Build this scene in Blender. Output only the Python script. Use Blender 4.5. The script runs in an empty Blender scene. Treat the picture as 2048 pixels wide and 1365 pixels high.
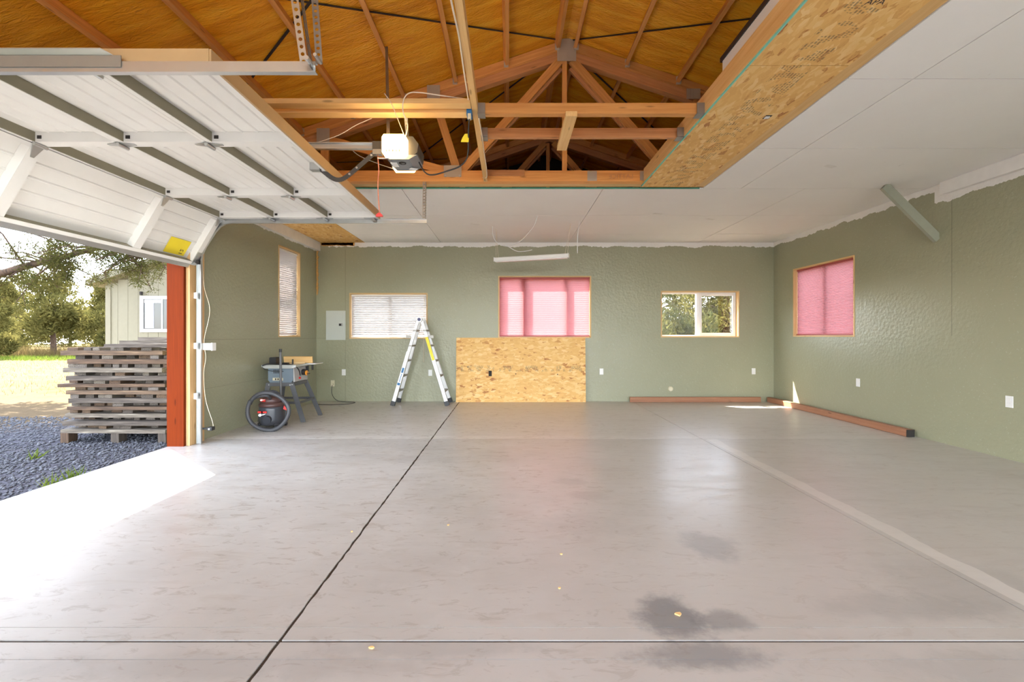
import bpy, math, random
import numpy as np
from mathutils import Vector, Matrix
random.seed(7); rng = np.random.default_rng(7)
sc = bpy.context.scene
C = sc.collection

# ------------------------------------------------------------------ camera
cd = bpy.data.cameras.new('camera'); cam = bpy.data.objects.new('camera', cd); C.objects.link(cam)
cam.location = (0, 0, 1.25); cam.rotation_euler = (math.radians(90), 0, 0)
cd.sensor_width = 36; cd.lens = 16.0; cd.shift_x = .003; cd.shift_y = -.005; cd.clip_end = 300; cd.clip_start = .05
sc.camera = cam
# ------------------------------------------------------------------ sky, sun, exposure
w = bpy.data.worlds.new('sky'); sc.world = w; w.use_nodes = True
nt = w.node_tree; bg = nt.nodes['Background']
sky = nt.nodes.new('ShaderNodeTexSky'); sky.sky_type = 'NISHITA'; sky.sun_disc = False
sky.sun_elevation = math.radians(54); sky.sun_rotation = math.radians(-49); sky.altitude = 900; sky.dust_density = 1.5
hs_ = nt.nodes.new('ShaderNodeHueSaturation'); hs_.inputs['Saturation'].default_value = .45
nt.links.new(sky.outputs['Color'], hs_.inputs['Color']); nt.links.new(hs_.outputs['Color'], bg.inputs['Color']); bg.inputs['Strength'].default_value = .42
SUN = Vector((.445, -.384, -.809))
sl = bpy.data.lights.new('sun', 'SUN'); sl.energy = 6.5; sl.angle = math.radians(.53); sl.color = (1, .95, .86)
so = bpy.data.objects.new('sun', sl); C.objects.link(so); so.rotation_euler = SUN.to_track_quat('-Z', 'Y').to_euler(); so.location = (-20, 18, 30)
sc.view_settings.view_transform = 'Standard'; sc.view_settings.look = 'None'
sc.view_settings.exposure = 2.58; sc.view_settings.gamma = 1; sc.view_settings.use_curve_mapping = False
try:
    sc.cycles.use_denoising = True; sc.cycles.use_light_tree = False; sc.cycles.max_bounces = 8; sc.cycles.diffuse_bounces = 4; sc.cycles.glossy_bounces = 3; sc.cycles.use_adaptive_sampling = True; sc.cycles.adaptive_threshold = .04
    sc.cycles.transparent_max_bounces = 12; sc.cycles.transmission_bounces = 6; sc.cycles.sample_clamp_indirect = 8
    sc.cycles.caustics_reflective = False; sc.cycles.caustics_refractive = False
except Exception: pass

# ------------------------------------------------------------------ object helpers
def wm(o):
    return (wm(o.parent) @ o.matrix_parent_inverse @ o.matrix_basis) if o.parent else o.matrix_basis.copy()
def attach(o, parent):
    if parent is not None:
        o.parent = parent; o.matrix_parent_inverse = wm(parent).inverted()
def tag(o, label=None, cat=None, group=None, kind=None):
    if label: o['label'] = label
    if cat: o['category'] = cat
    if group: o['group'] = group
    if kind: o['kind'] = kind
    return o
def empty(name, loc, label=None, cat=None, group=None, kind=None, parent=None):
    o = bpy.data.objects.new(name, None); C.objects.link(o); o.location = loc; o.empty_display_size = .05
    attach(o, parent)
    return tag(o, label, cat, group, kind)
def mesh_obj(name, V, F, mat, parent=None, smooth=False, center=True):
    V = np.asarray(V, dtype=float)
    c = (V.min(0) + V.max(0)) / 2 if center else np.zeros(3)
    me = bpy.data.meshes.new(name); me.from_pydata((V - c).tolist(), [], F)
    if smooth: me.polygons.foreach_set('use_smooth', [True] * len(me.polygons))
    if mat: me.materials.append(mat)
    o = bpy.data.objects.new(name, me); C.objects.link(o); o.location = c
    attach(o, parent)
    return o
def copy_tree(o, delta, parent=None):
    c = o.copy(); C.objects.link(c)
    if parent is None: c.location = o.location + Vector(delta)
    else: c.parent = parent
    for ch in o.children: copy_tree(ch, delta, c)
    return c
CUBE = [(0,1,3,2),(4,6,7,5),(0,4,5,1),(2,3,7,6),(0,2,6,4),(1,5,7,3)]
def beam(name, p0, p1, wd, ht, mat, parent=None, up=(0,0,1), bev=0.0):
    """a board: local x runs along its length, wd across, ht along up"""
    p0 = Vector(p0); p1 = Vector(p1); x = (p1 - p0); L = x.length; x.normalize()
    y = Vector(up).cross(x)
    if y.length < 1e-4: y = Vector((0,1,0)).cross(x)
    y.normalize(); z = x.cross(y)
    a, b, c = L/2, wd/2, ht/2
    key = ('beam', round(L,3), round(wd,4), round(ht,4), mat.name if mat else '', bev)
    me = MESHCACHE.get(key)
    if me is None:
        me = bpy.data.meshes.new('board')
        if bev <= 0:
            V = [(sx*a, sy*b, sz*c) for sx in (-1,1) for sy in (-1,1) for sz in (-1,1)]
            me.from_pydata(V, [], CUBE)
        else:
            prof = []
            for sy, sz, o in ((1,1,0),(-1,1,1),(-1,-1,0),(1,-1,1)):
                q = [(sy*(b-bev), sz*c), (sy*b, sz*(c-bev))]
                prof += q[::-1] if o == 0 else q
            n = 8; V = [(-a, *p) for p in prof] + [(a, *p) for p in prof]
            F = [(i, (i+1) % n, n+(i+1) % n, n+i) for i in range(n)] + [tuple(range(n))[::-1], tuple(range(n, 2*n))]
            me.from_pydata(V, [], F)
        if mat: me.materials.append(mat)
        MESHCACHE[key] = me
    o = bpy.data.objects.new(name, me); C.objects.link(o)
    M = Matrix((x, y, z)).transposed().to_4x4(); M.translation = (p0 + p1) / 2
    o.matrix_basis = M
    attach(o, parent)
    return o
MESHCACHE = {}
def box(name, x0, x1, y0, y1, z0, z1, mat, parent=None, bev=0.0):
    d = (x1-x0, y1-y0, z1-z0)
    k = max(range(3), key=lambda i: d[i])
    cx, cy, cz = (x0+x1)/2, (y0+y1)/2, (z0+z1)/2
    if k == 0: return beam(name, (x0,cy,cz), (x1,cy,cz), d[1], d[2], mat, parent, bev=bev)
    if k == 1: return beam(name, (cx,y0,cz), (cx,y1,cz), d[0], d[2], mat, parent, bev=bev)
    return beam(name, (cx,cy,z0), (cx,cy,z1), d[1], d[0], mat, parent, up=(1,0,0), bev=bev)

class MB:
    def __init__(s): s.V = []; s.F = []
    def add(s, V, F):
        n = len(s.V); s.V += [tuple(v) for v in V]; s.F += [tuple(i+n for i in f) for f in F]; return s
    def box(s, x0,x1,y0,y1,z0,z1):
        return s.add([(x,y,z) for x in (x0,x1) for y in (y0,y1) for z in (z0,z1)], CUBE)
    def obox(s, p0, p1, wd, ht, up=(0,0,1)):
        p0 = Vector(p0); p1 = Vector(p1); x = p1-p0; y = Vector(up).cross(x)
        if y.length < 1e-5: y = Vector((0,1,0)).cross(x)
        y.normalize(); z = x.cross(y).normalized()
        return s.add([p + y*(sy*wd/2) + z*(sz*ht/2) for p in (p0,p1) for sy in (-1,1) for sz in (-1,1)], CUBE)
    def tube(s, pts, r, n=8, cap=True):
        pts = [Vector(p) for p in pts]; R = r if isinstance(r, (list,tuple)) else [r]*len(pts)
        rings = []; ref = None
        for i, p in enumerate(pts):
            t = (pts[min(i+1,len(pts)-1)] - pts[max(i-1,0)]).normalized()
            if ref is None: ref = Vector((0,0,1)) if abs(t.z) < .9 else Vector((1,0,0))
            a = (ref - t*ref.dot(t)).normalized(); ref = a; b = t.cross(a)
            rings.append([p + (a*math.cos(2*math.pi*k/n) + b*math.sin(2*math.pi*k/n))*R[i] for k in range(n)])
        V = [v for r_ in rings for v in r_]; F = []
        for i in range(len(pts)-1):
            for k in range(n): F.append((i*n+k, i*n+(k+1)%n, (i+1)*n+(k+1)%n, (i+1)*n+k))
        if cap: F += [tuple(range(n))[::-1], tuple((len(pts)-1)*n+k for k in range(n))]
        return s.add(V, F)
    def lathe(s, prof, cx, cy, n=24, sq=0):
        V = []; F = []
        for (r, z) in prof:
            for k in range(n):
                a = 2*math.pi*k/n; V.append((cx + r*math.cos(a), cy + r*math.sin(a), z))
        for i in range(len(prof)-1):
            for k in range(n): F.append((i*n+k, i*n+(k+1)%n, (i+1)*n+(k+1)%n, (i+1)*n+k))
        F += [tuple(range(n))[::-1], tuple((len(prof)-1)*n+k for k in range(n))]
        return s.add(V, F)
    def prism(s, poly, axis, a0, a1):
        """poly of 2-D points swept along an axis ('x': (y,z) 'y': (x,z) 'z': (x,y))"""
        def P(q, a): return {'x': (a,q[0],q[1]), 'y': (q[0],a,q[1]), 'z': (q[0],q[1],a)}[axis]
        n = len(poly); V = [P(q,a0) for q in poly] + [P(q,a1) for q in poly]
        return s.add(V, [(i,(i+1)%n,n+(i+1)%n,n+i) for i in range(n)] + [tuple(range(n))[::-1], tuple(range(n,2*n))])
    def perf(s, p0, p1, wd, across, hole=.28, thick=.003):
        """perforated steel strip with real holes"""
        p0 = Vector(p0); p1 = Vector(p1); x = p1-p0; L = x.length; x.normalize(); y = Vector(across).normalized(); nrm = x.cross(y)
        n = max(1, round(L/wd)); st = L/n
        for off in (0, thick):
            for i in range(n):
                c = p0 + x*(st*(i+.5)) + nrm*off; V = []
                for k in range(8):
                    a = math.pi*k/4; ca, sa = math.cos(a), math.sin(a); m = max(abs(ca), abs(sa))
                    V.append(c + x*(ca/m*st/2) + y*(sa/m*wd/2))
                for k in range(8):
                    a = math.pi*k/4; V.append(c + x*(math.cos(a)*wd*hole) + y*(math.sin(a)*wd*hole))
                s.add(V, [(k,(k+1)%8,8+(k+1)%8,8+k) for k in range(8)])
        return s
    def build(s, name, mat, parent=None, smooth=False):
        return mesh_obj(name, s.V, s.F, mat, parent, smooth)
def curve_pts(pts, k=6):
    P = [Vector(p) for p in pts]; out = []
    for i in range(len(P)-1):
        a, b, c, d = P[max(i-1,0)], P[i], P[i+1], P[min(i+2,len(P)-1)]
        for j in range(k):
            t = j/k
            out.append(.5*((2*b) + (c-a)*t + (2*a-5*b+4*c-d)*t*t + (3*b-a-3*c+d)*t**3))
    return out + [P[-1]]
def cable(name, pts, r, mat, parent=None, n=6):
    return MB().tube(curve_pts(pts), r, n).build(name, mat, parent, True)
def text(name, body, size, mat, M, parent=None):
    cu = bpy.data.curves.new(name, 'FONT'); cu.body = body; cu.size = size; cu.align_x = 'CENTER'; cu.align_y = 'CENTER'; cu.extrude = .0004
    t = bpy.data.objects.new(name + '_curve', cu); C.objects.link(t)
    me = bpy.data.meshes.new_from_object(t); bpy.data.objects.remove(t); me.name = name
    me.materials.clear(); me.materials.append(mat)
    o = bpy.data.objects.new(name, me); C.objects.link(o); o.matrix_basis = M
    attach(o, parent); return o
def frame_M(loc, x, y):
    x = Vector(x).normalized(); y = Vector(y).normalized(); z = x.cross(y)
    M = Matrix((x, y, z)).transposed().to_4x4(); M.translation = loc; return M

# ------------------------------------------------------------------ materials
class NG:
    def __init__(s, name):
        s.m = bpy.data.materials.new(name); s.m.use_nodes = True; s.t = s.m.node_tree
        s.b = s.t.nodes['Principled BSDF']; s.out = s.t.nodes['Material Output']
    def n(s, typ, **kw):
        nd = s.t.nodes.new('ShaderNode' + typ)
        for k, v in kw.items(): setattr(nd, k, v)
        return nd
    def set(s, sock, v):
        if hasattr(v, 'is_linked') or isinstance(v, bpy.types.NodeSocket): s.t.links.new(v, sock)
        elif isinstance(v, (tuple, list)) and sock.type == 'RGBA' and len(v) == 3: sock.default_value = (*v, 1)
        else: sock.default_value = v
    def p(s, **kw):
        for k, v in kw.items(): s.set(s.b.inputs[k.replace('_', ' ')], v)
        return s
    def obj(s): return s.n('TexCoord').outputs['Object']
    def pos(s): return s.n('NewGeometry').outputs['Position']
    def mapv(s, vec, scale=(1,1,1), rot=(0,0,0), loc=(0,0,0)):
        m = s.n('Mapping'); s.set(m.inputs['Vector'], vec); m.inputs['Scale'].default_value = scale
        m.inputs['Rotation'].default_value = rot; m.inputs['Location'].default_value = loc; return m.outputs[0]
    def noise(s, vec, scale, detail=3, rough=.5, dist=0):
        t = s.n('TexNoise'); s.set(t.inputs['Vector'], vec); t.inputs['Scale'].default_value = scale
        t.inputs['Detail'].default_value = detail; t.inputs['Roughness'].default_value = rough; t.inputs['Distortion'].default_value = dist
        return t.outputs['Fac']
    def vor(s, vec, scale, out='Color', feature='F1'):
        t = s.n('TexVoronoi', feature=feature); s.set(t.inputs['Vector'], vec); t.inputs['Scale'].default_value = scale
        return t.outputs[out]
    def math(s, op, a, b=0.0, c=None, clamp=False):
        m = s.n('Math', operation=op, use_clamp=clamp); s.set(m.inputs[0], a); s.set(m.inputs[1], b)
        if c is not None: s.set(m.inputs[2], c)
        return m.outputs[0]
    def mix(s, f, a, b, blend='MIX'):
        m = s.n('Mix', data_type='RGBA', blend_type=blend); s.set(m.inputs[0], f); s.set(m.inputs[6], a); s.set(m.inputs[7], b); return m.outputs[2]
    def ramp(s, f, stops, interp='LINEAR'):
        r = s.n('ValToRGB'); cr = r.color_ramp; cr.interpolation = interp; s.set(r.inputs[0], f)
        while len(cr.elements) < len(stops): cr.elements.new(.5)
        for e, (p, c) in zip(cr.elements, stops): e.position = p; e.color = (*c, 1) if len(c) == 3 else c
        return r.outputs[0]
    def step(s, f, lo, hi):
        r = s.n('MapRange', interpolation_type='SMOOTHSTEP'); s.set(r.inputs[0], f); r.inputs[1].default_value = lo; r.inputs[2].default_value = hi; return r.outputs[0]
    def sep(s, v):
        q = s.n('SeparateXYZ'); s.set(q.inputs[0], v); return q.outputs
    def bump(s, h, st=.3, d=.01):
        b = s.n('Bump'); b.inputs['Strength'].default_value = st; b.inputs['Distance'].default_value = d; s.set(b.inputs['Height'], h)
        s.t.links.new(b.outputs[0], s.b.inputs['Normal']); return s
    def rnd(s): return s.n('ObjectInfo').outputs['Random']

def plain(name, col, rough=.5, metal=0, var=.06, spec=None):
    g = NG(name); n = g.noise(g.obj(), 9, 3)
    c = g.mix(n, tuple(max(0, x*(1-var*2)) for x in col), tuple(min(1, x*(1+var)) for x in col))
    g.p(Base_Color=c, Roughness=rough, Metallic=metal)
    if spec is not None: g.b.inputs['Specular IOR Level'].default_value = spec
    return g.m
def wood(name, light, dark, rough=.55, knots=True, vary=.35):
    g = NG(name); v = g.obj(); r = g.rnd()
    off = g.n('VectorMath', operation='ADD'); g.set(off.inputs[0], v)
    cmb = g.n('CombineXYZ'); g.set(cmb.inputs[0], g.math('MULTIPLY', r, 31.0)); g.set(cmb.inputs[1], g.math('MULTIPLY', r, 7.3)); g.set(cmb.inputs[2], g.math('MULTIPLY', r, 3.1))
    g.set(off.inputs[1], cmb.outputs[0]); v = off.outputs[0]
    f = g.noise(g.mapv(v, (.6, 14, 14)), 3.2, 4, .6, .4)
    fine = g.noise(g.mapv(v, (1.5, 90, 90)), 3, 2)
    f = g.math('ADD', g.math('MULTIPLY', f, .75), g.math('MULTIPLY', fine, .3))
    c = g.ramp(f, [(.3, dark), (.55, tuple((a+b)/2 for a, b in zip(light, dark))), (.78, light)])
    if knots:
        k = g.vor(g.mapv(v, (1.1, 5, 5)), 2.2, 'Distance'); km = g.step(k, .14, .05)
        c = g.mix(g.math('MULTIPLY', km, .75), c, tuple(x*.45 for x in dark))
    hv = g.n('HueSaturation'); g.set(hv.inputs['Color'], c); g.set(hv.inputs['Value'], g.math('ADD', g.math('MULTIPLY', r, vary), 1-vary/2)); hv.inputs['Saturation'].default_value = 1
    g.p(Base_Color=hv.outputs[0], Roughness=rough); g.bump(fine, .15, .002)
    return g.m
def osb(name, base=1.0, ink=None, ink_axis=1, ink_at=0.0, ink_w=.06, pos=False):
    g = NG(name); v = g.obj()
    wv = g.n('VectorMath', operation='ADD'); g.set(wv.inputs[0], v)
    nz = g.n('TexNoise'); g.set(nz.inputs['Vector'], v); nz.inputs['Scale'].default_value = 7
    sc_ = g.n('VectorMath', operation='SCALE'); g.set(sc_.inputs[0], nz.outputs['Color']); sc_.inputs['Scale'].default_value = .045; g.set(wv.inputs[1], sc_.outputs[0]); v2 = wv.outputs[0]
    def layer(rot, sx, sy): return g.n('SeparateColor'), g.vor(g.mapv(v2, (sx, sy, sy), (rot, rot, rot)), 1.0)
    outs = []
    for rot, sx, sy in ((.25, 12, 32), (-.6, 11, 28), (1.0, 12, 30), (-1.25, 11, 28)):
        q, c = layer(rot, sx, sy); g.set(q.inputs[0], c); outs.append((q.outputs[0], q.outputs[1]))
    f = outs[0][0]
    for a, b in outs[1:]:
        m = g.n('Mix', data_type='FLOAT'); g.set(m.inputs[0], g.math('GREATER_THAN', b, .58)); g.set(m.inputs[2], f); g.set(m.inputs[3], a); f = m.outputs[0]
    fine = g.noise(g.mapv(v2, (6, 60, 60), (.3, .3, .3)), 4, 3)
    f = g.math('ADD', g.math('MULTIPLY', f, .8), g.math('MULTIPLY', fine, .25))
    k = base
    col = g.ramp(f, [(.11, (.38*k, .12*k, .025*k)), (.15, (.58*k, .27*k, .07*k)), (.20, (.72*k, .40*k, .12*k)), (.65, (.78*k, .47*k, .15*k)), (.95, (.85*k, .59*k, .26*k))])
    if ink:
        s = g.sep(g.obj()); across = s[ink_axis]; along = s[0]
        band = g.math('LESS_THAN', g.math('ABSOLUTE', g.math('SUBTRACT', across, ink_at)), ink_w)
        blk = g.noise(g.mapv(g.obj(), (5.0, 3, 3)), 2.4, 0)
        cmb = g.n('CombineXYZ'); g.set(cmb.inputs[0], g.math('MULTIPLY', along, 62.0)); g.set(cmb.inputs[1], g.math('FLOOR', g.math('MULTIPLY', across, 46.0)))
        ch = g.noise(cmb.outputs[0], 1.7, 0)
        rows = g.math('GREATER_THAN', g.math('SINE', g.math('MULTIPLY', across, 290.0)), -.25)
        mk = g.math('MULTIPLY', g.math('MULTIPLY', band, g.step(blk, .5, .54)), g.math('MULTIPLY', g.step(ch, .44, .50), rows))
        col = g.mix(g.math('MULTIPLY', mk, ink), col, (.10, .06, .035))
    g.p(Base_Color=col, Roughness=.6); g.bump(fine, .25, .003)
    return g.m

M = {}
# painted wall: sage paint with a ragged bare-primer band under the ceiling, roller/knockdown relief, taped board seams
g = NG('sage_wall'); P = g.pos(); X, Y, Z = g.sep(P)
kn = g.noise(P, 24, 2, .55); kn2 = g.noise(P, 7, 2)
base = g.mix(g.noise(P, 1.3, 3), (.30, .298, .195), (.345, .34, .23))
cells = g.mapv(P, (1, 1, .0))
rag = g.math('ADD', g.math('MULTIPLY', g.math('SUBTRACT', g.noise(cells, 2.4, 1), .5), .12), g.math('MULTIPLY', g.math('SUBTRACT', g.noise(cells, 13, 2, .7), .5), .07))
rt = g.math('MULTIPLY', g.math('GREATER_THAN', X, 4.9), g.math('LESS_THAN', Y, 5.4))
lf = g.math('MULTIPLY', g.math('LESS_THAN', X, -3.5), g.math('LESS_THAN', Y, 8.6))
thr = g.math('SUBTRACT', g.math('ADD', rag, 2.955), g.math('ADD', g.math('MULTIPLY', rt, .13), g.math('MULTIPLY', lf, .10)))
pm = g.math('GREATER_THAN', Z, thr)
spk = g.noise(P, 46, 1); 
c = g.mix(g.step(spk, .69, .72), base, g.mix(.5, base, (.42, .42, .32)))
def line(g, a, at, wd): return g.math('LESS_THAN', g.math('ABSOLUTE', g.math('SUBTRACT', a, at)), wd)
seam = g.math('MULTIPLY', line(g, X, -3.12, .003), g.math('LESS_THAN', Z, 2.9))
seam = g.math('MAXIMUM', seam, g.math('MULTIPLY', line(g, Z, 1.205, .003), g.math('LESS_THAN', X, -3.05)))
seam = g.math('MAXIMUM', seam, g.math('MULTIPLY', g.math('MULTIPLY', line(g, Y, 5.19, .004), g.math('GREATER_THAN', X, 4.9)), g.math('GREATER_THAN', Z, 1.25)))
seam = g.math('MAXIMUM', seam, g.math('MULTIPLY', line(g, Z, .61, .002), g.math('LESS_THAN', X, -3.12)))
c = g.mix(g.math('MULTIPLY', seam, .6), c, (.12, .12, .08))
c = g.mix(pm, c, (.80, .77, .73))
g.p(Base_Color=c, Roughness=g.math('ADD', g.math('MULTIPLY', kn2, .18), .27)); g.bump(g.math('ADD', kn, g.math('MULTIPLY', seam, -1.0)), .36, .014); M['wall'] = g.m
g = NG('drywall'); P = g.pos(); n = g.noise(P, 2.2, 4, .6); d = g.noise(g.mapv(P, (3, 1, 1)), 6, 3)
c = g.mix(n, (.83, .805, .775), (.88, .86, .83)); c = g.mix(g.step(d, .74, .82), c, (.62, .58, .54))
g.p(Base_Color=c, Roughness=.8); g.bump(g.noise(P, 60, 2), .06, .004); M['drywall'] = g.m
M['primer'] = plain('primer_white', (.80, .77, .73), .7)
M['fir'] = wood('fir_lumber', (.83, .42, .13), (.57, .225, .05))
M['fir_light'] = wood('pine_lumber', (.88, .60, .27), (.70, .40, .14))
M['fir_red'] = wood('red_fir_lumber', (.66, .32, .13), (.44, .18, .06))
M['cedar'] = wood('stained_jamb', (.19, .027, .002), (.13, .017, .001), .75, vary=.0)
M['cedar'].node_tree.nodes['Principled BSDF'].inputs['Specular IOR Level'].default_value = .12
M['jamb'] = wood('bare_jamb_wood', (.66, .44, .22), (.52, .30, .12), .6)
M['rwood'] = wood('lumber_board', (.46, .22, .12), (.31, .13, .065), .6)
M['reveal'] = wood('window_reveal_wood', (.76, .55, .29), (.62, .38, .15), .6)
M['osb_wall'] = osb('osb_sheet', 1.0, .75, 2, .02, .055)
M['osb_ceil'] = osb('osb_ceiling', 1.0, .62, 1, .0, .11)
M['osb_plain'] = osb('osb_corner', .95)
# weathered planks
g = NG('weathered_plank'); v = g.obj(); r = g.rnd()
a = g.noise(g.mapv(v, (1.2, 16, 16)), 3, 4, .6); col = g.ramp(a, [(.3, (.055, .042, .032)), (.6, (.16, .135, .11)), (.8, (.34, .305, .26))])
tint = g.ramp(r, [(0, (.55, .50, .47)), (.3, (.95, .93, .95)), (.5, (.80, .58, .40)), (.7, (1.0, .97, .9)), (.85, (.62, .42, .28)), (1, (.85, .9, .7))], 'CONSTANT')
g.p(Base_Color=g.mix(1.0, col, tint, 'MULTIPLY'), Roughness=.85); g.bump(a, .5, .006); M['plank'] = g.m
# concrete
g = NG('concrete'); P = g.pos(); X, Y, Z = g.sep(P)
n1 = g.noise(P, .9, 4, .62); n2 = g.noise(P, 5, 4, .6); n3 = g.noise(g.mapv(P, (1, 3.5, 1)), 2.2, 4, .65, .6)
c = g.ramp(n1, [(.28, (.39, .365, .335)), (.5, (.49, .466, .436)), (.72, (.565, .545, .515))])
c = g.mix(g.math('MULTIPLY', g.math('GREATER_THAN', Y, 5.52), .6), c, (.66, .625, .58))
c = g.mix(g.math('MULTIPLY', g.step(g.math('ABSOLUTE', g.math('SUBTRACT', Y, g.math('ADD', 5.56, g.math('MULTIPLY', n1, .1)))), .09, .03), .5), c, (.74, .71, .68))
c = g.mix(g.math('MULTIPLY', g.step(n3, .52, .70), .5), c, (.36, .305, .255))
c = g.mix(g.math('MULTIPLY', g.step(n2, .58, .72), .34), c, (.60, .58, .56))
c = g.mix(g.math('MULTIPLY', g.step(g.noise(g.mapv(P, (2, 5, 1)), 3.1, 4, .7, 1.2), .55, .66), .6), c, (.27, .215, .17))
# warm traffic film to the right half, dirt colour toward the front, also offsetting front opening brightness
c = g.mix(g.math('MULTIPLY', g.step(X, -2.0, 2.6), .62), c, (.52, .46, .395))
c = g.mix(g.math('MULTIPLY', g.step(g.math('ADD', Y, g.math('MULTIPLY', n3, 1.6)), 5.2, 2.0), .45), c, (.38, .325, .275))
bn = g.math('MULTIPLY', g.math('SUBTRACT', g.noise(P, 6, 4, .7), .5), 1.5)
def blot(x, y, rx, ry, s):
    dx = g.math('DIVIDE', g.math('SUBTRACT', X, x), rx); dy = g.math('DIVIDE', g.math('SUBTRACT', Y, y), ry)
    d = g.math('SQRT', g.math('ADD', g.math('MULTIPLY', dx, dx), g.math('MULTIPLY', dy, dy)))
    d = g.math('ADD', d, bn)
    return g.math('MULTIPLY', g.step(d, 1.15, .45), s)
for q in ((.72, 2.04, .17, .17, .62), (.94, 2.0, .16, .09, .45), (.75, 1.78, .30, .09, .5), (1.2, 2.72, .16, .22, .34), (2.3, 2.25, .5, .3, .24), (2.0, 1.7, .6, .15, .26), (-1.1, 1.72, .9, .08, .2), (.5, 3.0, .3, .25, .18), (.62, 3.55, .16, .12, .2), (.52, 3.9, .16, .1, .25), (-.85, 4.6, .42, .2, .22), (-1.5, 4.75, .3, .1, .2), (1.85, 2.1, .5, .12, .25), (-.3, 1.82, .5, .06, .25)):
    c = g.mix(blot(*q), c, (.095, .092, .10) if q[4] > .3 else (.21, .19, .17))
# trowelled patch strip along the right-hand joint
ed = g.math('MULTIPLY', g.math('SUBTRACT', g.noise(g.mapv(P, (0, 1, 0)), 3.2, 3), .5), .10)
ps = g.math('MULTIPLY', g.math('MULTIPLY', g.math('GREATER_THAN', X, g.math('ADD', 2.385, 0.0)), g.math('LESS_THAN', X, g.math('ADD', ed, 2.50))), g.math('LESS_THAN', Y, 5.5))
c = g.mix(g.math('MULTIPLY', ps, .55), c, (.66, .60, .53))
scr = g.noise(g.mapv(P, (1, 1, 1), (0, 0, .5)), 3, 2)
cracks = g.vor(g.mapv(P, (9, 26, 1), (0, 0, .35)), 1.4, 'Distance')
c = g.mix(g.math('MULTIPLY', g.math('MULTIPLY', g.step(cracks, .07, .03), g.step(scr, .54, .6)), .5), c, (.20, .15, .11))
g.p(Base_Color=c, Roughness=g.math('SUBTRACT', .44, g.math('MULTIPLY', g.step(n3, .25, .6), .14))); g.b.inputs['Specular IOR Level'].default_value = .5
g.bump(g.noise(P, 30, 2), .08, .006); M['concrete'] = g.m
M['dirt'] = plain('joint_dirt', (.06, .038, .022), .95)
# foil-faced roof insulation: amber, glossy, wrinkled
g = NG('amber_insulation'); v = g.pos(); st = g.noise(g.mapv(v, (.22, 1.6, .22)), 5, 3, .6, .5)
c = g.ramp(st, [(.25, (.64, .235, .010)), (.5, (.85, .37, .018)), (.75, (.93, .49, .036))])
wr = g.noise(g.mapv(v, (4.0, 15.0, 4.0)), 2.4, 3, .6, 1.0)
g.p(Base_Color=c, Roughness=.27); g.b.inputs['Specular IOR Level'].default_value = .6; g.bump(wr, .55, .035); M['film'] = g.m
M['attic_shade'] = plain('attic_shade_black', (.012, .009, .008), .9)  # near-black gable colour stands in for deep attic shade
M['strap'] = plain('black_strap', (.03, .022, .018), .6)
M['galv'] = plain('galvanised_steel', (.56, .57, .56), .36, .85)
M['galv_dull'] = plain('dull_galvanised', (.33, .31, .28), .5, .7)
M['plate'] = plain('truss_plate', (.55, .47, .36), .55, .25)
M['door_white'] = plain('door_white_steel', (.79, .775, .74), .42, var=.02)
M['door_web'] = plain('door_olive_rail', (.26, .235, .16), .5, .15)  # dark olive face plate along each section's bottom rail
M['door_edge'] = plain('door_tan_edge', (.46, .30, .145), .55)
M['black'] = plain('black_plastic', (.018, .018, .02), .45)
M['dark'] = plain('dark_slot', (.03, .025, .022), .8)
M['hose'] = plain('grey_black_hose', (.055, .055, .06), .5)
M['vac'] = plain('vacuum_tank', (.045, .047, .055), .3)
M['vac_lid'] = plain('vacuum_lid', (.085, .04, .035), .42)
M['red'] = plain('red_plastic', (.62, .03, .025), .4)
M['bluegrey'] = plain('saw_body_bluegrey', (.17, .215, .26), .45)
M['saw_face'] = plain('saw_face_grey', (.45, .44, .43), .5)
M['saw_stand'] = plain('saw_stand_grey', (.115, .115, .12), .42, .2)
M['alu'] = plain('aluminium', (.62, .61, .60), .36, .45, .03)
M['white'] = plain('white_plastic', (.82, .81, .79), .4, var=.02)
M['offwhite'] = plain('ivory_plastic', (.70, .64, .46), .45)
M['panel_grey'] = plain('panel_enamel', (.55, .58, .53), .4, var=.02)
M['orange'] = plain('orange_plastic', (.85, .33, .03), .4)
M['yellow'] = plain('yellow_label', (.90, .71, .03), .5, var=.03)
M['blue'] = plain('blue_box', (.03, .16, .36), .5)
M['navy'] = plain('navy_knob', (.05, .05, .16), .4)
M['teal'] = plain('teal_paper_edge', (.22, .62, .52), .7)
M['teal_d'] = plain('green_paper_edge', (.06, .26, .18), .7)
M['ink'] = plain('print_ink', (.04, .03, .03), .8)
M['rope'] = plain('pull_cord', (.62, .22, .14), .8)
M['wire'] = plain('cream_wire', (.78, .66, .50), .6)
M['sage_board'] = plain('sage_painted_board', (.33, .34, .26), .5)
M['opener'] = plain('opener_steel', (.22, .23, .24), .5, .1)
M['opener_dk'] = plain('opener_dark', (.055, .05, .045), .5)
M['foam'] = plain('spray_foam', (.75, .42, .13), .8, var=.2)
M['siding'] = plain('tan_siding', (.215, .195, .135), .7, var=.04)
M['roofing'] = plain('grey_roofing', (.22, .19, .17), .8)
M['trimwhite'] = plain('white_window_trim', (.85, .85, .86), .5)
M['curtain'] = plain('grey_curtain', (.35, .37, .42), .9)
M['gravel'] = plain('gravel_stone', (.085, .088, .105), .8, var=.4)
g = NG('lamp_lens'); g.p(Base_Color=(.8, .55, .25), Emission_Color=(1, .66, .27), Emission_Strength=3.5, Roughness=.5); M['lens'] = g.m
g = NG('window_glass'); tr = g.n('BsdfTransparent'); gl = g.n('BsdfGlossy'); gl.inputs['Roughness'].default_value = .02; mx = g.n('MixShader')
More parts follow.
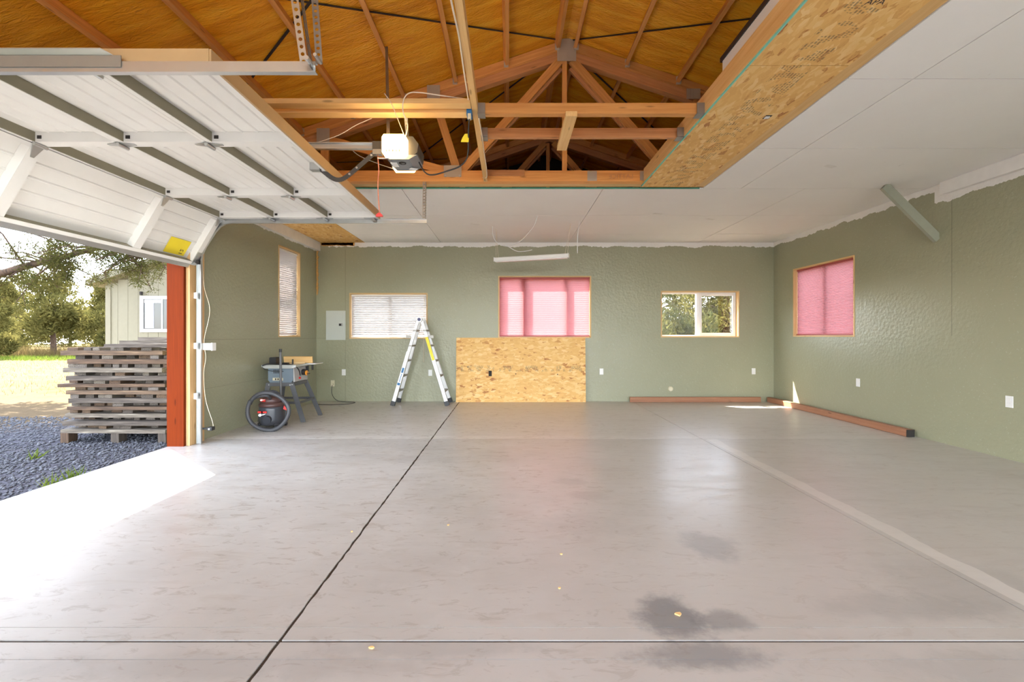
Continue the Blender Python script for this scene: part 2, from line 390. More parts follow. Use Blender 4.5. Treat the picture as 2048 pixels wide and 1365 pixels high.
g.set(mx.inputs[0], .05); g.t.links.new(tr.outputs[0], mx.inputs[1]); g.t.links.new(gl.outputs[0], mx.inputs[2]); g.t.links.new(mx.outputs[0], g.out.inputs[0]); M['glass'] = g.m
g = NG('dark_glass'); g.p(Base_Color=(.03, .03, .035), Roughness=.06); M['dglass'] = g.m
def fabric(name, col, tcol, fac, rough=.8):
    g = NG(name); n = g.noise(g.mapv(g.obj(), (8, 90, 220)), 1.0, 2); cc = g.mix(n, tuple(x*.85 for x in col), col)
    d = g.n('BsdfDiffuse'); t = g.n('BsdfTranslucent'); g.set(d.inputs[0], cc); g.set(t.inputs[0], tcol); mx = g.n('MixShader'); g.set(mx.inputs[0], fac)
    g.t.links.new(d.outputs[0], mx.inputs[1]); g.t.links.new(t.outputs[0], mx.inputs[2]); g.t.links.new(mx.outputs[0], g.out.inputs[0]); return g.m
M['pink'] = fabric('rose_shade_fabric', (.40, .085, .085), (.74, .38, .39), .32)
M['slat'] = fabric('white_blind_slat', (.74, .71, .69), (.52, .47, .47), .27)
def leafmat(name, dark, light):
    g = NG(name); P = g.pos(); n = g.noise(P, 2.0, 3); r = g.noise(P, 40, 1); f = g.math('ADD', g.math('MULTIPLY', n, .6), g.math('MULTIPLY', r, .5))
    c = g.ramp(f, [(.35, dark), (.7, light)])
    d = g.n('BsdfDiffuse'); t = g.n('BsdfTranslucent'); g.set(d.inputs[0], c); g.set(t.inputs[0], c); mx = g.n('MixShader'); g.set(mx.inputs[0], .35)
    g.t.links.new(d.outputs[0], mx.inputs[1]); g.t.links.new(t.outputs[0], mx.inputs[2]); g.t.links.new(mx.outputs[0], g.out.inputs[0]); return g.m
M['juniper'] = leafmat('juniper_leaf', (.045, .05, .015), (.18, .155, .048))
M['pine'] = leafmat('pine_needle', (.028, .045, .016), (.15, .13, .04))
M['blade'] = leafmat('grass_blade', (.05, .10, .01), (.17, .20, .035))
M['dry'] = leafmat('dry_grass_blade', (.085, .06, .025), (.16, .12, .048))
g = NG('bark'); n = g.noise(g.mapv(g.obj(), (9, 9, 2)), 3, 4); g.p(Base_Color=g.ramp(n, [(.3, (.035, .02, .012)), (.7, (.12, .07, .042))]), Roughness=.9); M['bark'] = g.m
# outdoor ground: blue-grey gravel by the slab, sandy soil, then dry grass
g = NG('yard_ground'); P = g.pos(); X, Y, Z = g.sep(P); n = g.noise(P, .55, 5, .6); n4 = g.noise(P, 14, 5, .7); n5 = g.noise(P, 2.2, 4, .65)
grav = g.ramp(g.vor(P, 42, 'Distance'), [(.0, (.12, .12, .14)), (.5, (.075, .075, .09)), (.9, (.03, .028, .032))])
soil = g.mix(n4, (.085, .062, .038), (.15, .115, .075)); dry = g.ramp(n5, [(.3, (.105, .078, .04)), (.55, (.135, .105, .05)), (.72, (.085, .085, .03))])
dist = g.math('ADD', Y, g.math('MULTIPLY', g.math('SUBTRACT', n, .5), 3.0))
far = g.math('MULTIPLY', g.step(dist, 6.0, 7.4), 1.0)
c = g.mix(far, grav, soil); c = g.mix(g.math('MULTIPLY', g.step(dist, 8.0, 12.0), g.step(n5, .38, .52)), c, dry)
g.p(Base_Color=c, Roughness=1.0); g.b.inputs['Specular IOR Level'].default_value = .0; g.bump(n4, .6, .03); M['ground'] = g.m

# ------------------------------------------------------------------ main dimensions (metres)
XL, XR, YB, YF, H = -3.67, 5.05, 8.68, -1.7, 3.03
XO = -3.86                     # outer face of the left wall
RX, RZ, SL = .67, 4.71, .338   # ridge and roof pitch
zf = lambda x: RZ - SL*abs(x - RX)

# ------------------------------------------------------------------ floor
fl = empty('floor', (.7, 4, 0), kind='structure', label='worn grey concrete garage slab floor')
box('joint_bed', -3.83, XR+.15, -5, YB+.15, -.12, -.006, M['dirt'], fl)
def slab(x0, x1, y0, y1, j0=0, j1=0):
    n = max(2, int((y1-y0)/.05))
    L = [(x0 + (random.uniform(-1, 1)*j0 if 0 < i < n else 0), y0 + (y1-y0)*i/n) for i in range(n+1)] if j0 else [(x0, y0), (x0, y1)]
    R = [(x1 + (random.uniform(-1, 1)*j1 if 0 < i < n else 0), y0 + (y1-y0)*i/n) for i in range(n+1)] if j1 else [(x1, y0), (x1, y1)]
    poly = R + L[::-1]
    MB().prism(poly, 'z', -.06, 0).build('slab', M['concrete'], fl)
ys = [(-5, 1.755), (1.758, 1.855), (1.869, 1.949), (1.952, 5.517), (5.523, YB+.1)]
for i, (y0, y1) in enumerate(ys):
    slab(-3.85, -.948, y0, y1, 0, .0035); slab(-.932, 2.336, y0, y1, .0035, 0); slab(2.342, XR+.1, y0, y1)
yard = box('yard_ground', -75, 60, -30, 80, -.4, -.07, M['ground']); tag(yard, 'gravel, sandy soil and dry grass yard outside', kind='structure')

# ------------------------------------------------------------------ walls
def wall(name, axis, a0, a1, z0, z1, t0, t1, holes, mat, notch=None):
    """plane wall with real openings; axis 'x': runs along x, thickness in y; axis 'y': runs along y, thickness in x"""
    us = sorted({a0, a1, *[h[0] for h in holes], *[h[1] for h in holes]}); zs = sorted({z0, z1, *[h[2] for h in holes], *[h[3] for h in holes]})
    solid = {}
    for i in range(len(us)-1):
        for k in range(len(zs)-1):
            u, z = (us[i]+us[i+1])/2, (zs[k]+zs[k+1])/2
            solid[i, k] = not any(h[0] < u < h[1] and h[2] < z < h[3] for h in holes)
    mb = MB()
    def P(u, t, z): return (u, t, z) if axis == 'x' else (t, u, z)
    for (i, k), s in solid.items():
        if not s: continue
        u0, u1, q0, q1 = us[i], us[i+1], zs[k], zs[k+1]
        for t in (t0, t1): mb.add([P(u0,t,q0), P(u1,t,q0), P(u1,t,q1), P(u0,t,q1)], [(0,1,2,3)])
        for di, dk, e in ((-1,0,(u0,q0,u0,q1)), (1,0,(u1,q0,u1,q1)), (0,-1,(u0,q0,u1,q0)), (0,1,(u0,q1,u1,q1))):
            if not solid.get((i+di, k+dk), False):
                mb.add([P(e[0],t0,e[1]), P(e[2],t0,e[3]), P(e[2],t1,e[3]), P(e[0],t1,e[1])], [(0,1,2,3)])
    o = mb.build(name, mat); return tag(o, kind='structure')
WB = [(-3.04, -1.555, 1.20, 2.065), (-.20, 1.565, 1.215, 2.39), (2.90, 4.39, 1.225, 2.105)]     # back wall windows
tag(wall('wall_back', 'x', XO, XR+.16, -.02, zf(XO), YB, YB+.16, WB, M['wall']), 'sage green back wall with ragged white primer edge under the ceiling')
WR = (6.65, 8.08, 1.24, 2.43)
tag(wall('wall_right', 'y', YF, YB+.16, -.02, 3.25, XR, XR+.16, [WR], M['wall']), 'sage green right wall with rose shaded window')
WL = (7.25, 8.0, 1.235, 2.70); DOOR = (2.32, 5.17, -.02, 2.25)
tag(wall('wall_left', 'y', YF, YB+.16, -.02, 3.2, XO, XL, [WL, DOOR], M['wall']), 'sage green left wall beside the open garage door')
tag(wall('wall_front', 'x', XO, XR+.16, -.02, 3.25, YF-.16, YF, [(-3.5, 4.9, -.02, 2.98)], M['wall']), 'front garage wall with unseen opening behind the viewer, widened to let in daylight')  # unseen front opening, sized wide to bring daylight into the room
for nm, yy in (('back', YB+.02), ('front', YF-.14)):
    gz = MB().prism([(XO, zf(XO)-.02), (XR+.16, zf(XR+.16)-.02), (RX, RZ+.05)], 'y', yy, yy+.12).build('wall_gable_' + nm, M['attic_shade']); tag(gz, 'triangular gable wall end coloured dark for attic shade above the ' + nm + ' wall', kind='structure')
# white nailer strips along the wall tops
tag(box('trim_1', XR-.055, XR, YF, 5.28, 2.885, H-.002, M['primer']), 'white primed board along the top of the right wall', kind='structure')
tag(box('trim_2', XL, XL+.075, 5.45, YB, 2.865, H-.002, M['primer']), 'white primed board along the top of the left wall', kind='structure')

# ------------------------------------------------------------------ ceiling boards
ce = empty('ceiling', (2, 5, H), kind='structure', label='partly boarded ceiling of white drywall sheets')
gp = .004
def board(x0, x1, y0, y1, mat='drywall', nm='drywall_sheet', z0=H, th=.013):
    return box(nm, x0+gp, x1-gp, y0+gp, y1-gp, z0, z0+th, M[mat], ce)
for y0, y1 in ((YF, .71), (.71, 1.93), (1.93, 3.15), (3.15, 4.32), (4.32, 5.495)):
    board(2.34, 2.80, y0, y1); board(2.80, XR, y0, y1)
xs = [-2.745, -1.30, 1.14, 3.58, XR]
for i in range(len(xs)-1):
    for y0, y1 in ((5.495, 6.72), (6.72, 7.94), (7.94, YB)): board(xs[i], xs[i+1], y0, y1)
board(XL+.07, -2.745, 5.50, 7.2, 'osb_plain', 'strand_board'); board(XL+.07, -2.745, 7.2, YB, 'osb_plain', 'strand_board')
for y0, y1 in ((YF, .55), (.55, 2.99), (2.99, 5.43)): board(1.575, 2.235, y0, y1, 'osb_ceil', 'strand_board', H-.004, .014)
box('paper_edge', -2.7, 2.3, 5.492, 5.497, H-.004, H+.012, M['teal_d'], ce)
box('paper_edge', 1.568, 1.577, YF, 5.40, H-.008, H+.004, M['teal'], ce)
box('recess_box', 2.07, 2.12, 3.66, 3.72, H-.006, H+.004, M['dark'], ce); box('recess_wire', 2.075, 2.11, 3.675, 3.705, H-.012, H-.002, M['white'], ce)
for (x, y) in ((3.3, 4.74), (-.6, 7.2), (2.1, 6.6), (3.0, 6.9)): # torn tape flaps on the drywall
    beam('tape_flap', (x, y, H-.006), (x+.13, y+.06, H-.002), .05, .003, M['primer'], ce)

text('panel_stamp', 'APA', .055, M['ink'], frame_M((1.95, 2.42, H-.0047), (1, 0, 0), (0, -1, 0)), ce)

# ------------------------------------------------------------------ roof: insulation film, deck, purlins
rf = empty('roof', (RX, 4, RZ), kind='structure', label='gable roof with amber faced insulation and exposed purlins')
OV = .22
for s in (-1, 1):
    xe = XO-OV if s < 0 else XR+.16+OV
    ye0, ye1 = YF-.3, YB+.3
    # film bellies slightly between purlins
    nx, ny = 60, 12; V = []; F = []
    for i in range(nx+1):
        x = RX + (xe-RX)*i/nx
        for j in range(ny+1):
            y = ye0 + (ye1-ye0)*j/ny
            V.append((x, y, zf(x) - .012*abs(math.sin(math.pi*(abs(x-RX)-.11)/.592)) + .006))
    for i in range(nx):
        for j in range(ny): F.append((i*(ny+1)+j, (i+1)*(ny+1)+j, (i+1)*(ny+1)+j+1, i*(ny+1)+j+1))
    mesh_obj('insulation_film', V, F, M['film'], rf, True)
    MB().add([(RX, ye0, RZ+.02), (RX, ye1, RZ+.02), (xe, ye1, zf(xe)+.02), (xe, ye0, zf(xe)+.02), (RX, ye0, RZ+.12), (RX, ye1, RZ+.12), (xe, ye1, zf(xe)+.12), (xe, ye0, zf(xe)+.12)],
             [(0,1,2,3), (7,6,5,4), (0,4,5,1), (3,2,6,7), (0,3,7,4), (1,5,6,2)]).build('roof_deck', M['roofing'], rf)
    for k in range(8):
        x = RX + s*(.11 + .592*k)
        if x < XL or x > XR: continue
        for y0, y1 in ((YF, 5.275), (5.40, YB)):
            z = zf(x) - .048
            beam('purlin', (x, y0, z), (x, y1, z), .04, .092, M['fir'], rf, up=(SL*s, 0, 1))
        box('purlin_hanger', x-.026, x+.026, 5.255, 5.282, zf(x)-.105, zf(x)-.02, M['plate'], rf)
# diagonal strap bracing on the underside of the roof
for (a, b) in (((.60, 5.26), (-2.3, 3.14)), ((-1.2, 3.36), (-3.6, 5.13)), ((.74, 5.26), (2.95, 3.66)), ((.60, 5.45), (-2.2, 7.6)), ((.74, 5.45), (3.2, 7.4)), ((-3.5, 5.45), (-1.0, 7.4))):
    st = beam('bracing_strap', (a[0], a[1], zf(a[0])-.016), (b[0], b[1], zf(b[0])-.016), .022, .004, M['strap'], rf)

# ------------------------------------------------------------------ trusses
def truss(y, label, plates=True, H=H+.0145):
    t = empty('roof_truss', (RX, y, H), label, 'truss', 'roof trusses')
    ym = y + .02
    for s in (-1, 1):
        xe = XL+.05 if s < 0 else XR-.05
        def top(x, d): return zf(x) - .012 - d
        x0 = RX
        beam('top_chord', (x0, y+.02, top(x0, .05)), (xe, y+.02, top(xe, .05)), .038, .095, M['fir'], t)
        beam('top_chord', (x0, y+.085, top(x0, .10)), (xe, y+.085, top(xe, .10)), .09, .19, M['fir_red'], t)
    box('bottom_chord', XL+.02, XR-.02, y+.0, y+.09, H, H+.125, M['fir'], t)
    box('chord_ledger', XL+.02, XR-.02, y+.092, y+.205, H+.001, H+.045, M['fir_light'], t)
    W = [((RX-.02, 4.46), (RX-.02, H+.12)), ((.60, 4.47), (-.56, H+.12)), ((.74, 4.47), (1.90, H+.12)), ((-.86, 4.0), (-.60, H+.12)), ((2.20, 4.0), (1.94, H+.12)),
         ((-.68, H+.12), (-2.15, 3.55)), ((2.02, H+.12), (3.49, 3.55)), ((-2.15, 3.56), (-2.15, H+.12)), ((3.49, 3.56), (3.49, H+.12))]
    for i, (a, b) in enumerate(W):
        beam('web', (a[0], y+.045, a[1]), (b[0], y+.045, b[1]), .038, .09 if i else .055, M['fir'], t, up=(0, 0, 1) if abs(a[0]-b[0]) > .01 else (1, 0, 0))
        if i in (1, 2): beam('web', (a[0], y+.10, a[1]-.05), (b[0], y+.10, b[1]), .038, .09, M['fir_red'], t)
    def plate(x0, x1, z0, z1):
        n = 12; wd = (x1-x0)/n; mb = MB()
        for i in range(n): mb.box(x0+wd*i, x0+wd*(i+.55), y-.006, y-.0005, z0, z1); mb.box(x0+wd*(i+.55), x0+wd*(i+1), y-.003, y-.0005, z0, z1)
        mb.build('gusset_plate', M['plate'], t)
    if plates:
        plate(RX-.11, RX+.11, 4.44, 4.70); plate(-.755, -.55, H+.05, H+.185); plate(.91, 1.02, H+.005, H+.12); plate(-.95, -.80, 4.0, 4.16); plate(2.06, 2.22, 4.0, 4.12); plate(-2.23, -2.08, 3.5, 3.66); plate(1.52, 1.58, H+.01, H+.12)
        for (x, z) in ((-.735, H+.06), (-.57, H+.06)): MB().tube([(x, y-.018, z), (x, y, z)], .013, 8).build('bolt', M['galv'], t)
    return t
t1 = truss(5.28, 'fir roof truss nearest the viewer, fan of webs over the ceiling edge')
truss(7.55, 'dim fir roof truss deep in the dark attic above the back drywall', False)
text('pencil_mark', 'LATTICE', .075, M['fir_red'], frame_M((1.30, 5.277, H+.07), (-1, 0, -.03), (0, 0, 1)), t1)
sb = box('scrap_block', -.27, .18, 5.245, 5.28, H+.075, H+.135, M['fir_red']); tag(sb, 'short reddish scrap board nailed to the bottom chord of the near truss', 'board')

# ------------------------------------------------------------------ ceiling framing in the open bay
tag(box('rim_joist', 1.56, 1.60, YF, 5.27, H+.004, H+.155, M['fir_light']), 'long pine rim joist along the strand board edge, running to the viewer', 'joist')
tag(box('nailer_board', 2.24, 2.335, YF, 5.42, H+.004, H+.04, M['fir_light']), 'thin pine nailer strip between strand board and white drywall', 'board')
tag(box('runner_board', -.293, -.248, .6, 5.275, H+.008, H+.10, M['fir_light']), 'pale pine runner board carrying the blue outlet box, pointing at the viewer', 'joist')
tag(box('ceiling_joist', -.245, 1.555, 3.64, 3.70, H, H+.085, M['fir']), 'stained pine cross joist nearer the viewer, between runner board and rim joist', 'joist')
tag(box('ceiling_joist', -.245, 1.555, 4.08, 4.118, H, H+.085, M['fir_red']), 'reddish cross joist farther back, between runner board and rim joist', 'joist')
tag(box('ceiling_joist', -3.6, -.296, 3.48, 3.565, H, H+.038, M['fir_light']), 'flat pine joist over the garage door, nearer one of the pair', 'joist')
tag(box('ceiling_joist', -3.6, -.296, 3.625, 3.715, H, H+.038, M['fir_light']), 'flat pine joist over the garage door, farther one of the pair', 'joist')
tag(box('blocking_board', .45, .54, 3.60, 4.27, H-.04, H-.001, M['fir_light']), 'short pale board nailed flat under the two cross joists', 'board')
for (x, y) in ((1.53, 3.67), (1.53, 4.10), (-.22, 3.67), (-.22, 4.10)):
    tag(MB().box(x-.03, x+.03, y-.045, y-.037, H-.004, H+.08).box(x-.03, x+.03, y-.045, y+.045, H-.006, H-.001).build('joist_hanger', M['galv_dull']), 'galvanised joist hanger at the %s end of the %s cross joist' % ('right' if x > 0 else 'left', 'near' if y < 4 else 'far'), 'bracket', 'joist hangers')
wb = empty('white_panel', (1.75, 2.4, 3.19), 'white panel with black edge lying on top of the rim joist', 'panel')
MB().prism([(1.605, 3.23), (1.63, 3.19), (2.2, 3.19), (2.2, 3.315), (1.605, 3.315)], 'y', 1.2, 3.42).build('slab_core', M['white'], wb)
box('edge_band', 1.595, 2.2, 1.2, 3.44, 3.315, 3.35, M['black'], wb)
tag(beam('diagonal_brace', (4.42, 5.36, H-.012), (5.05, 5.36, 2.39), .042, .10, M['sage_board'], up=(1, 0, 1)), 'sage painted diagonal brace from the right wall up to the white ceiling', 'brace')

# ------------------------------------------------------------------ windows
def window(n, plane, a0, a1, z0, z1, t_in, t_out, style, label):
    """plane 'x': opening runs along x at depth t (y); 'y': runs along y at depth t (x). t_in room face, t_out outer face"""
    o = empty('window_%d' % n, ((a0+a1)/2, t_in, z0) if plane == 'x' else (t_in, (a0+a1)/2, z0), label, kind='structure')
    sg = 1 if t_out > t_in else -1
    def B(nm, u0, u1, t0, t1, q0, q1, m, par=None):
        t0, t1 = sorted((t0, t1))
        return box(nm, u0, u1, t0, t1, q0, q1, m, par or o) if plane == 'x' else box(nm, t0, t1, u0, u1, q0, q1, m, par or o)
    r = .018; ti = t_in - sg*.006; tm = t_out - sg*.062
    B('reveal_board', a0-.004, a0+r, ti, tm, z0, z1, M['reveal']); B('reveal_board', a1-r, a1+.004, ti, tm, z0, z1, M['reveal'])
    B('reveal_board', a0, a1, ti, tm, z1-r, z1+.004, M['reveal']); B('reveal_board', a0, a1, ti, tm, z0-.004, z0+r, M['reveal'])
    f = .045; to = t_out + sg*.01
    for u0, u1 in ((a0, a0+f), (a1-f, a1)): B('frame_stile', u0, u1, tm, to, z0, z1, M['white'])
    for q0, q1 in ((z0, z0+f), (z1-f, z1)): B('frame_rail', a0+f, a1-f, tm, to, q0, q1, M['white'])
    tg = (tm + to)/2
    if style == 'slider': cuts = [(a0+f, (a0+a1)/2-.025), ((a0+a1)/2+.025, a1-f)]; zc = [(z0+f, z1-f)]
    elif style == 'triple': w3 = (a1-a0)/3.7; cuts = [(a0+f, a0+w3-.05), (a0+w3+.05, a1-w3-.03), (a1-w3+.03, a1-f)]; zc = [(z0+f, z1-f-.02)]
    else: cuts = [(a0+f, a1-f)]; zc = [(z0+f, (z0+z1)/2-.03), ((z0+z1)/2+.03, z1-f)]
    for i in range(len(cuts)-1): B('mullion', cuts[i][1], cuts[i+1][0], tm, to, z0+f, z1-f, M['white'])
    for i in range(len(zc)-1): B('meeting_rail', a0+f, a1-f, tm, to, zc[i][1], zc[i+1][0], M['white'])
    for (u0, u1) in cuts:
        for (q0, q1) in zc: B('pane', u0, u1, tg-.002, tg+.002, q0, q1, M['glass'])
    if style == 'slider' and n == 3:   # movable sash on the right, latch
        u0, u1 = cuts[1]; s_ = .04
        for a_, b_ in ((u0, u0+s_), (u1-s_, u1)): B('sash_stile', a_, b_, tm-sg*.02, tm, z0+f, z1-f, M['reveal'] if 0 else M['white'])
        for a_, b_ in ((z0+f, z0+f+s_), (z1-f-s_, z1-f)): B('sash_rail', u0+s_, u1-s_, tm-sg*.02, tm, a_, b_, M['white'])
        B('latch', cuts[0][1]-.01, cuts[0][1]+.02, tm-sg*.03, tm-sg*.001, 1.62, 1.70, M['white'])
    return o
window(1, 'x', *WB[0], YB, YB+.16, 'slider', 'back window beside the electrical panel, wood reveal')
window(2, 'x', *WB[1], YB, YB+.16, 'triple', 'largest back window, above the strand board sheet')
window(3, 'x', *WB[2], YB, YB+.16, 'slider', 'uncovered sliding back window showing green trees')
window(4, 'y', *WR, XR, XR+.16, 'slider', 'window in the right wall with bare wood reveal')
window(5, 'y', *WL, XL, XO, 'hung', 'tall narrow window in the left wall with wood reveal')
# venetian blinds: each slat its own board
def venetian(plane, a0, a1, z0, z1, t, label, cordx=None):
    o = empty('venetian_blind', ((a0+a1)/2, t, z1) if plane == 'x' else (t, (a0+a1)/2, z1), label, 'blind')
    B = (lambda nm, u0, u1, t0, t1, q0, q1, m: box(nm, u0, u1, t0, t1, q0, q1, m, o)) if plane == 'x' else (lambda nm, u0, u1, t0, t1, q0, q1, m: box(nm, t0, t1, u0, u1, q0, q1, m, o))
    B('head_rail', a0, a1, t-.014, t+.014, z1-.028, z1, M['white']); B('bottom_rail', a0, a1, t-.012, t+.012, z0, z0+.014, M['white'])
    z = z1-.04; ang = math.radians(64)
    while z > z0+.02:
        dn = Vector((0, math.sin(ang), math.cos(ang))) if plane == 'x' else Vector((-math.sin(ang), 0, math.cos(ang)))
        p0, p1 = ((a0, t, z), (a1, t, z)) if plane == 'x' else ((t, a0, z), (t, a1, z))
        beam('slat', p0, p1, .036, .0014, M['slat'], o, up=dn); z -= .0345
    if cordx is not None:
        cable('pull_cord', [(cordx, t-.02, z1-.03), (cordx, t-.075, z0+.02), (cordx, t-.075, .75)], .003, M['wire'], o, 5)
    return o
venetian('x', -3.015, -1.58, 1.225, 2.04, YB+.045, 'white mini blind with sunlit slats behind the ladder', -1.62)
venetian('y', 7.275, 7.975, 1.26, 2.675, XL-.05, 'tall narrow white mini blind on the left wall')
def cellular(plane, a0, a1, z0, z1, t, label):
    o = empty('pleated_shade', ((a0+a1)/2, t, z1) if plane == 'x' else (t, (a0+a1)/2, z1), label, 'blind')
    n = int((z1-z0-.04)/.019); V = []; F = []
    for i in range(2*n+1):
        z = z1-.02 - (z1-z0-.04)*i/(2*n); d = .006 if i % 2 else -.006
        for u in (a0, a1): V.append((u, t+d, z) if plane == 'x' else (t+d, u, z))
    F = [(2*i, 2*i+1, 2*i+3, 2*i+2) for i in range(2*n)]
    mesh_obj('pleated_fabric', V, F, M['pink'], o)
    for q0, q1 in ((z1-.022, z1), (z0, z0+.02)):
        if plane == 'x': box('shade_rail', a0, a1, t-.013, t+.013, q0, q1, M['red_rail'], o)
        else: box('shade_rail', t-.013, t+.013, a0, a1, q0, q1, M['red_rail'], o)
M['red_rail'] = plain('rose_shade_rail', (.45, .10, .09), .5)
cellular('x', -.178, 1.543, 1.236, 2.37, YB+.05, 'rose pleated shade glowing with window bar shadows, in the back wall')
cellular('y', 6.672, 8.058, 1.262, 2.41, XR+.06, 'rose pleated shade on the right wall window')

# ------------------------------------------------------------------ door jamb, tracks, garage door
tag(box('trim_3', XO-.0, XL, 5.135, 5.172, 0, 2.25, M['cedar']), 'red stained jamb board at the far side of the garage door opening', kind='structure')
tag(box('trim_4', XL, XL+.042, 5.175, 5.42, 0, 2.86, M['jamb']), 'bare wood mounting board beside the far door track', kind='structure')
tag(box('trim_5', XO, XL, 2.30, 5.172, 2.21, 2.252, M['cedar']), 'red stained head board of the garage door opening', kind='structure')
def track(yc, sgn, label, reinforce):
    """C-profile steel track swept along vertical, bend and horizontal run; opens towards the door (sgn)"""
    o = empty('door_track', (-3.58, yc, 0), label, 'track', 'garage door tracks')
    path = [(-3.585, 0), (-3.585, 2.10), (-3.572, 2.20), (-3.53, 2.29), (-3.42, 2.46), (-3.36, 2.53), (-3.29, 2.568), (-3.20, 2.58), (-.955, 2.58)]
    prof = [(-.026, .03), (-.026, 0), (.026, 0), (.026, .03), (.023, .03), (.023, .003), (-.023, .003), (-.023, .03)]
    V = []; F = []; n = len(prof)
    for i, p in enumerate(path):
        a = Vector(path[max(i-1, 0)]); b = Vector(path[min(i+1, len(path)-1)]); t = (b-a).normalized(); nr = Vector((-t.y, t.x))
        for (u, v) in prof: V.append((p[0] + nr.x*u, yc + sgn*v, p[1] + nr.y*u))
    for i in range(len(path)-1):
        for k in range(n): F.append((i*n+k, i*n+(k+1) % n, (i+1)*n+(k+1) % n, (i+1)*n+k))
    F += [tuple(range(n)), tuple((len(path)-1)*n+k for k in range(n))]
    mesh_obj('channel', V, F, M['galv'], o)
    if reinforce:
        box('stiffener_angle', -3.3, -1.91, yc-sgn*.005, yc-sgn*.002, 2.585, 2.635, M['galv_dull'], o) if sgn < 0 else box('stiffener_angle', -3.3, -1.91, yc-.006, yc-.002, 2.575, 2.632, M['galv_dull'], o)
        MB().add([(-3.3, yc-.002, 2.632), (-1.95, yc-.002, 2.632), (-1.99, yc-.03, 2.650), (-3.3, yc-.03, 2.650), (-3.3, yc-.002, 2.636), (-1.95, yc-.002, 2.636), (-1.99, yc-.03, 2.654), (-3.3, yc-.03, 2.654)], CUBE_Q).build('stiffener_flange', M['galv'], o)
    return o
CUBE_Q = [(0,1,2,3), (7,6,5,4), (0,4,5,1), (1,5,6,2), (2,6,7,3), (3,7,4,0)]
tn = track(2.245, 1, 'near horizontal door track crossing the upper left foreground', True)
tf = track(5.285, -1, 'far door track with its vertical leg by the red jamb', False)
# hangers of the tracks
MB().perf((-.99, 2.20, 2.56), (-1.20, 2.20, 4.0), .036, (1, 0, 0)).build('hanger_angle', M['galv'], tn)
MB().perf((-.965, 2.23, 2.56), (-1.175, 2.26, 4.0), .036, (0, 1, 0)).build('hanger_angle', M['galv_dull'], tn)
MB().perf((-.955, 2.29, 2.62), (-1.10, 2.42, 4.0), .034, (1, 0, 0)).build('hanger_brace', M['galv_dull'], tn)
MB().tube([(-.97, 2.18, 2.585), (-.97, 2.25, 2.585)], .011, 8).build('bolt', M['galv'], tn); MB().tube([(-.93, 2.18, 2.60), (-.93, 2.25, 2.60)], .009, 8).build('bolt', M['galv'], tn)
MB().perf((-.99, 5.30, 2.56), (-.985, 5.30, 3.05), .036, (1, 0, 0)).build('hanger_angle', M['galv_dull'], tf)
MB().perf((-.968, 5.30, 2.56), (-.968, 5.33, 3.05), .030, (0, 1, 0)).build('hanger_angle', M['galv_dull'], tf)
for z in (.52, 1.10, 1.68): MB().box(-3.63, -3.585, 5.235, 5.245, z, z+.07).box(-3.632, -3.626, 5.235, 5.30, z, z+.07).build('track_bracket', M['white'], tf)
sbk = empty('safety_bracket', (-3.55, 5.3, 1.1), 'white bracket sticking out beside the far door track', 'bracket')
box('arm', -3.585, -3.42, 5.30, 5.306, 1.085, 1.165, M['white'], sbk); box('end_lip', -3.43, -3.415, 5.24, 5.306, 1.08, 1.17, M['white'], sbk)
pe = empty('photo_eye', (-3.55, 5.3, .16), 'small black photo eye sensor low on the far door track', 'sensor')
box('arm', -3.585, -3.46, 5.29, 5.31, .16, .18, M['black'], pe); box('eye', -3.48, -3.43, 5.25, 5.31, .155, .195, M['black'], pe)
MB().tube([(-3.455, 5.24, .175), (-3.455, 5.252, .175)], .011, 8).build('lens', M['galv'], pe)
tag(cable('sensor_wire', [(-3.45, 5.31, .19), (-3.455, 5.30, .26), (-3.53, 5.30, .5), (-3.555, 5.30, .8), (-3.53, 5.30, 1.0), (-3.55, 5.30, 1.2), (-3.49, 5.31, 1.55), (-3.56, 5.31, 1.85), (-3.58, 5.31, 2.3)], .0035, M['wire']), 'thin cream sensor wire running up beside the far track', 'wire')

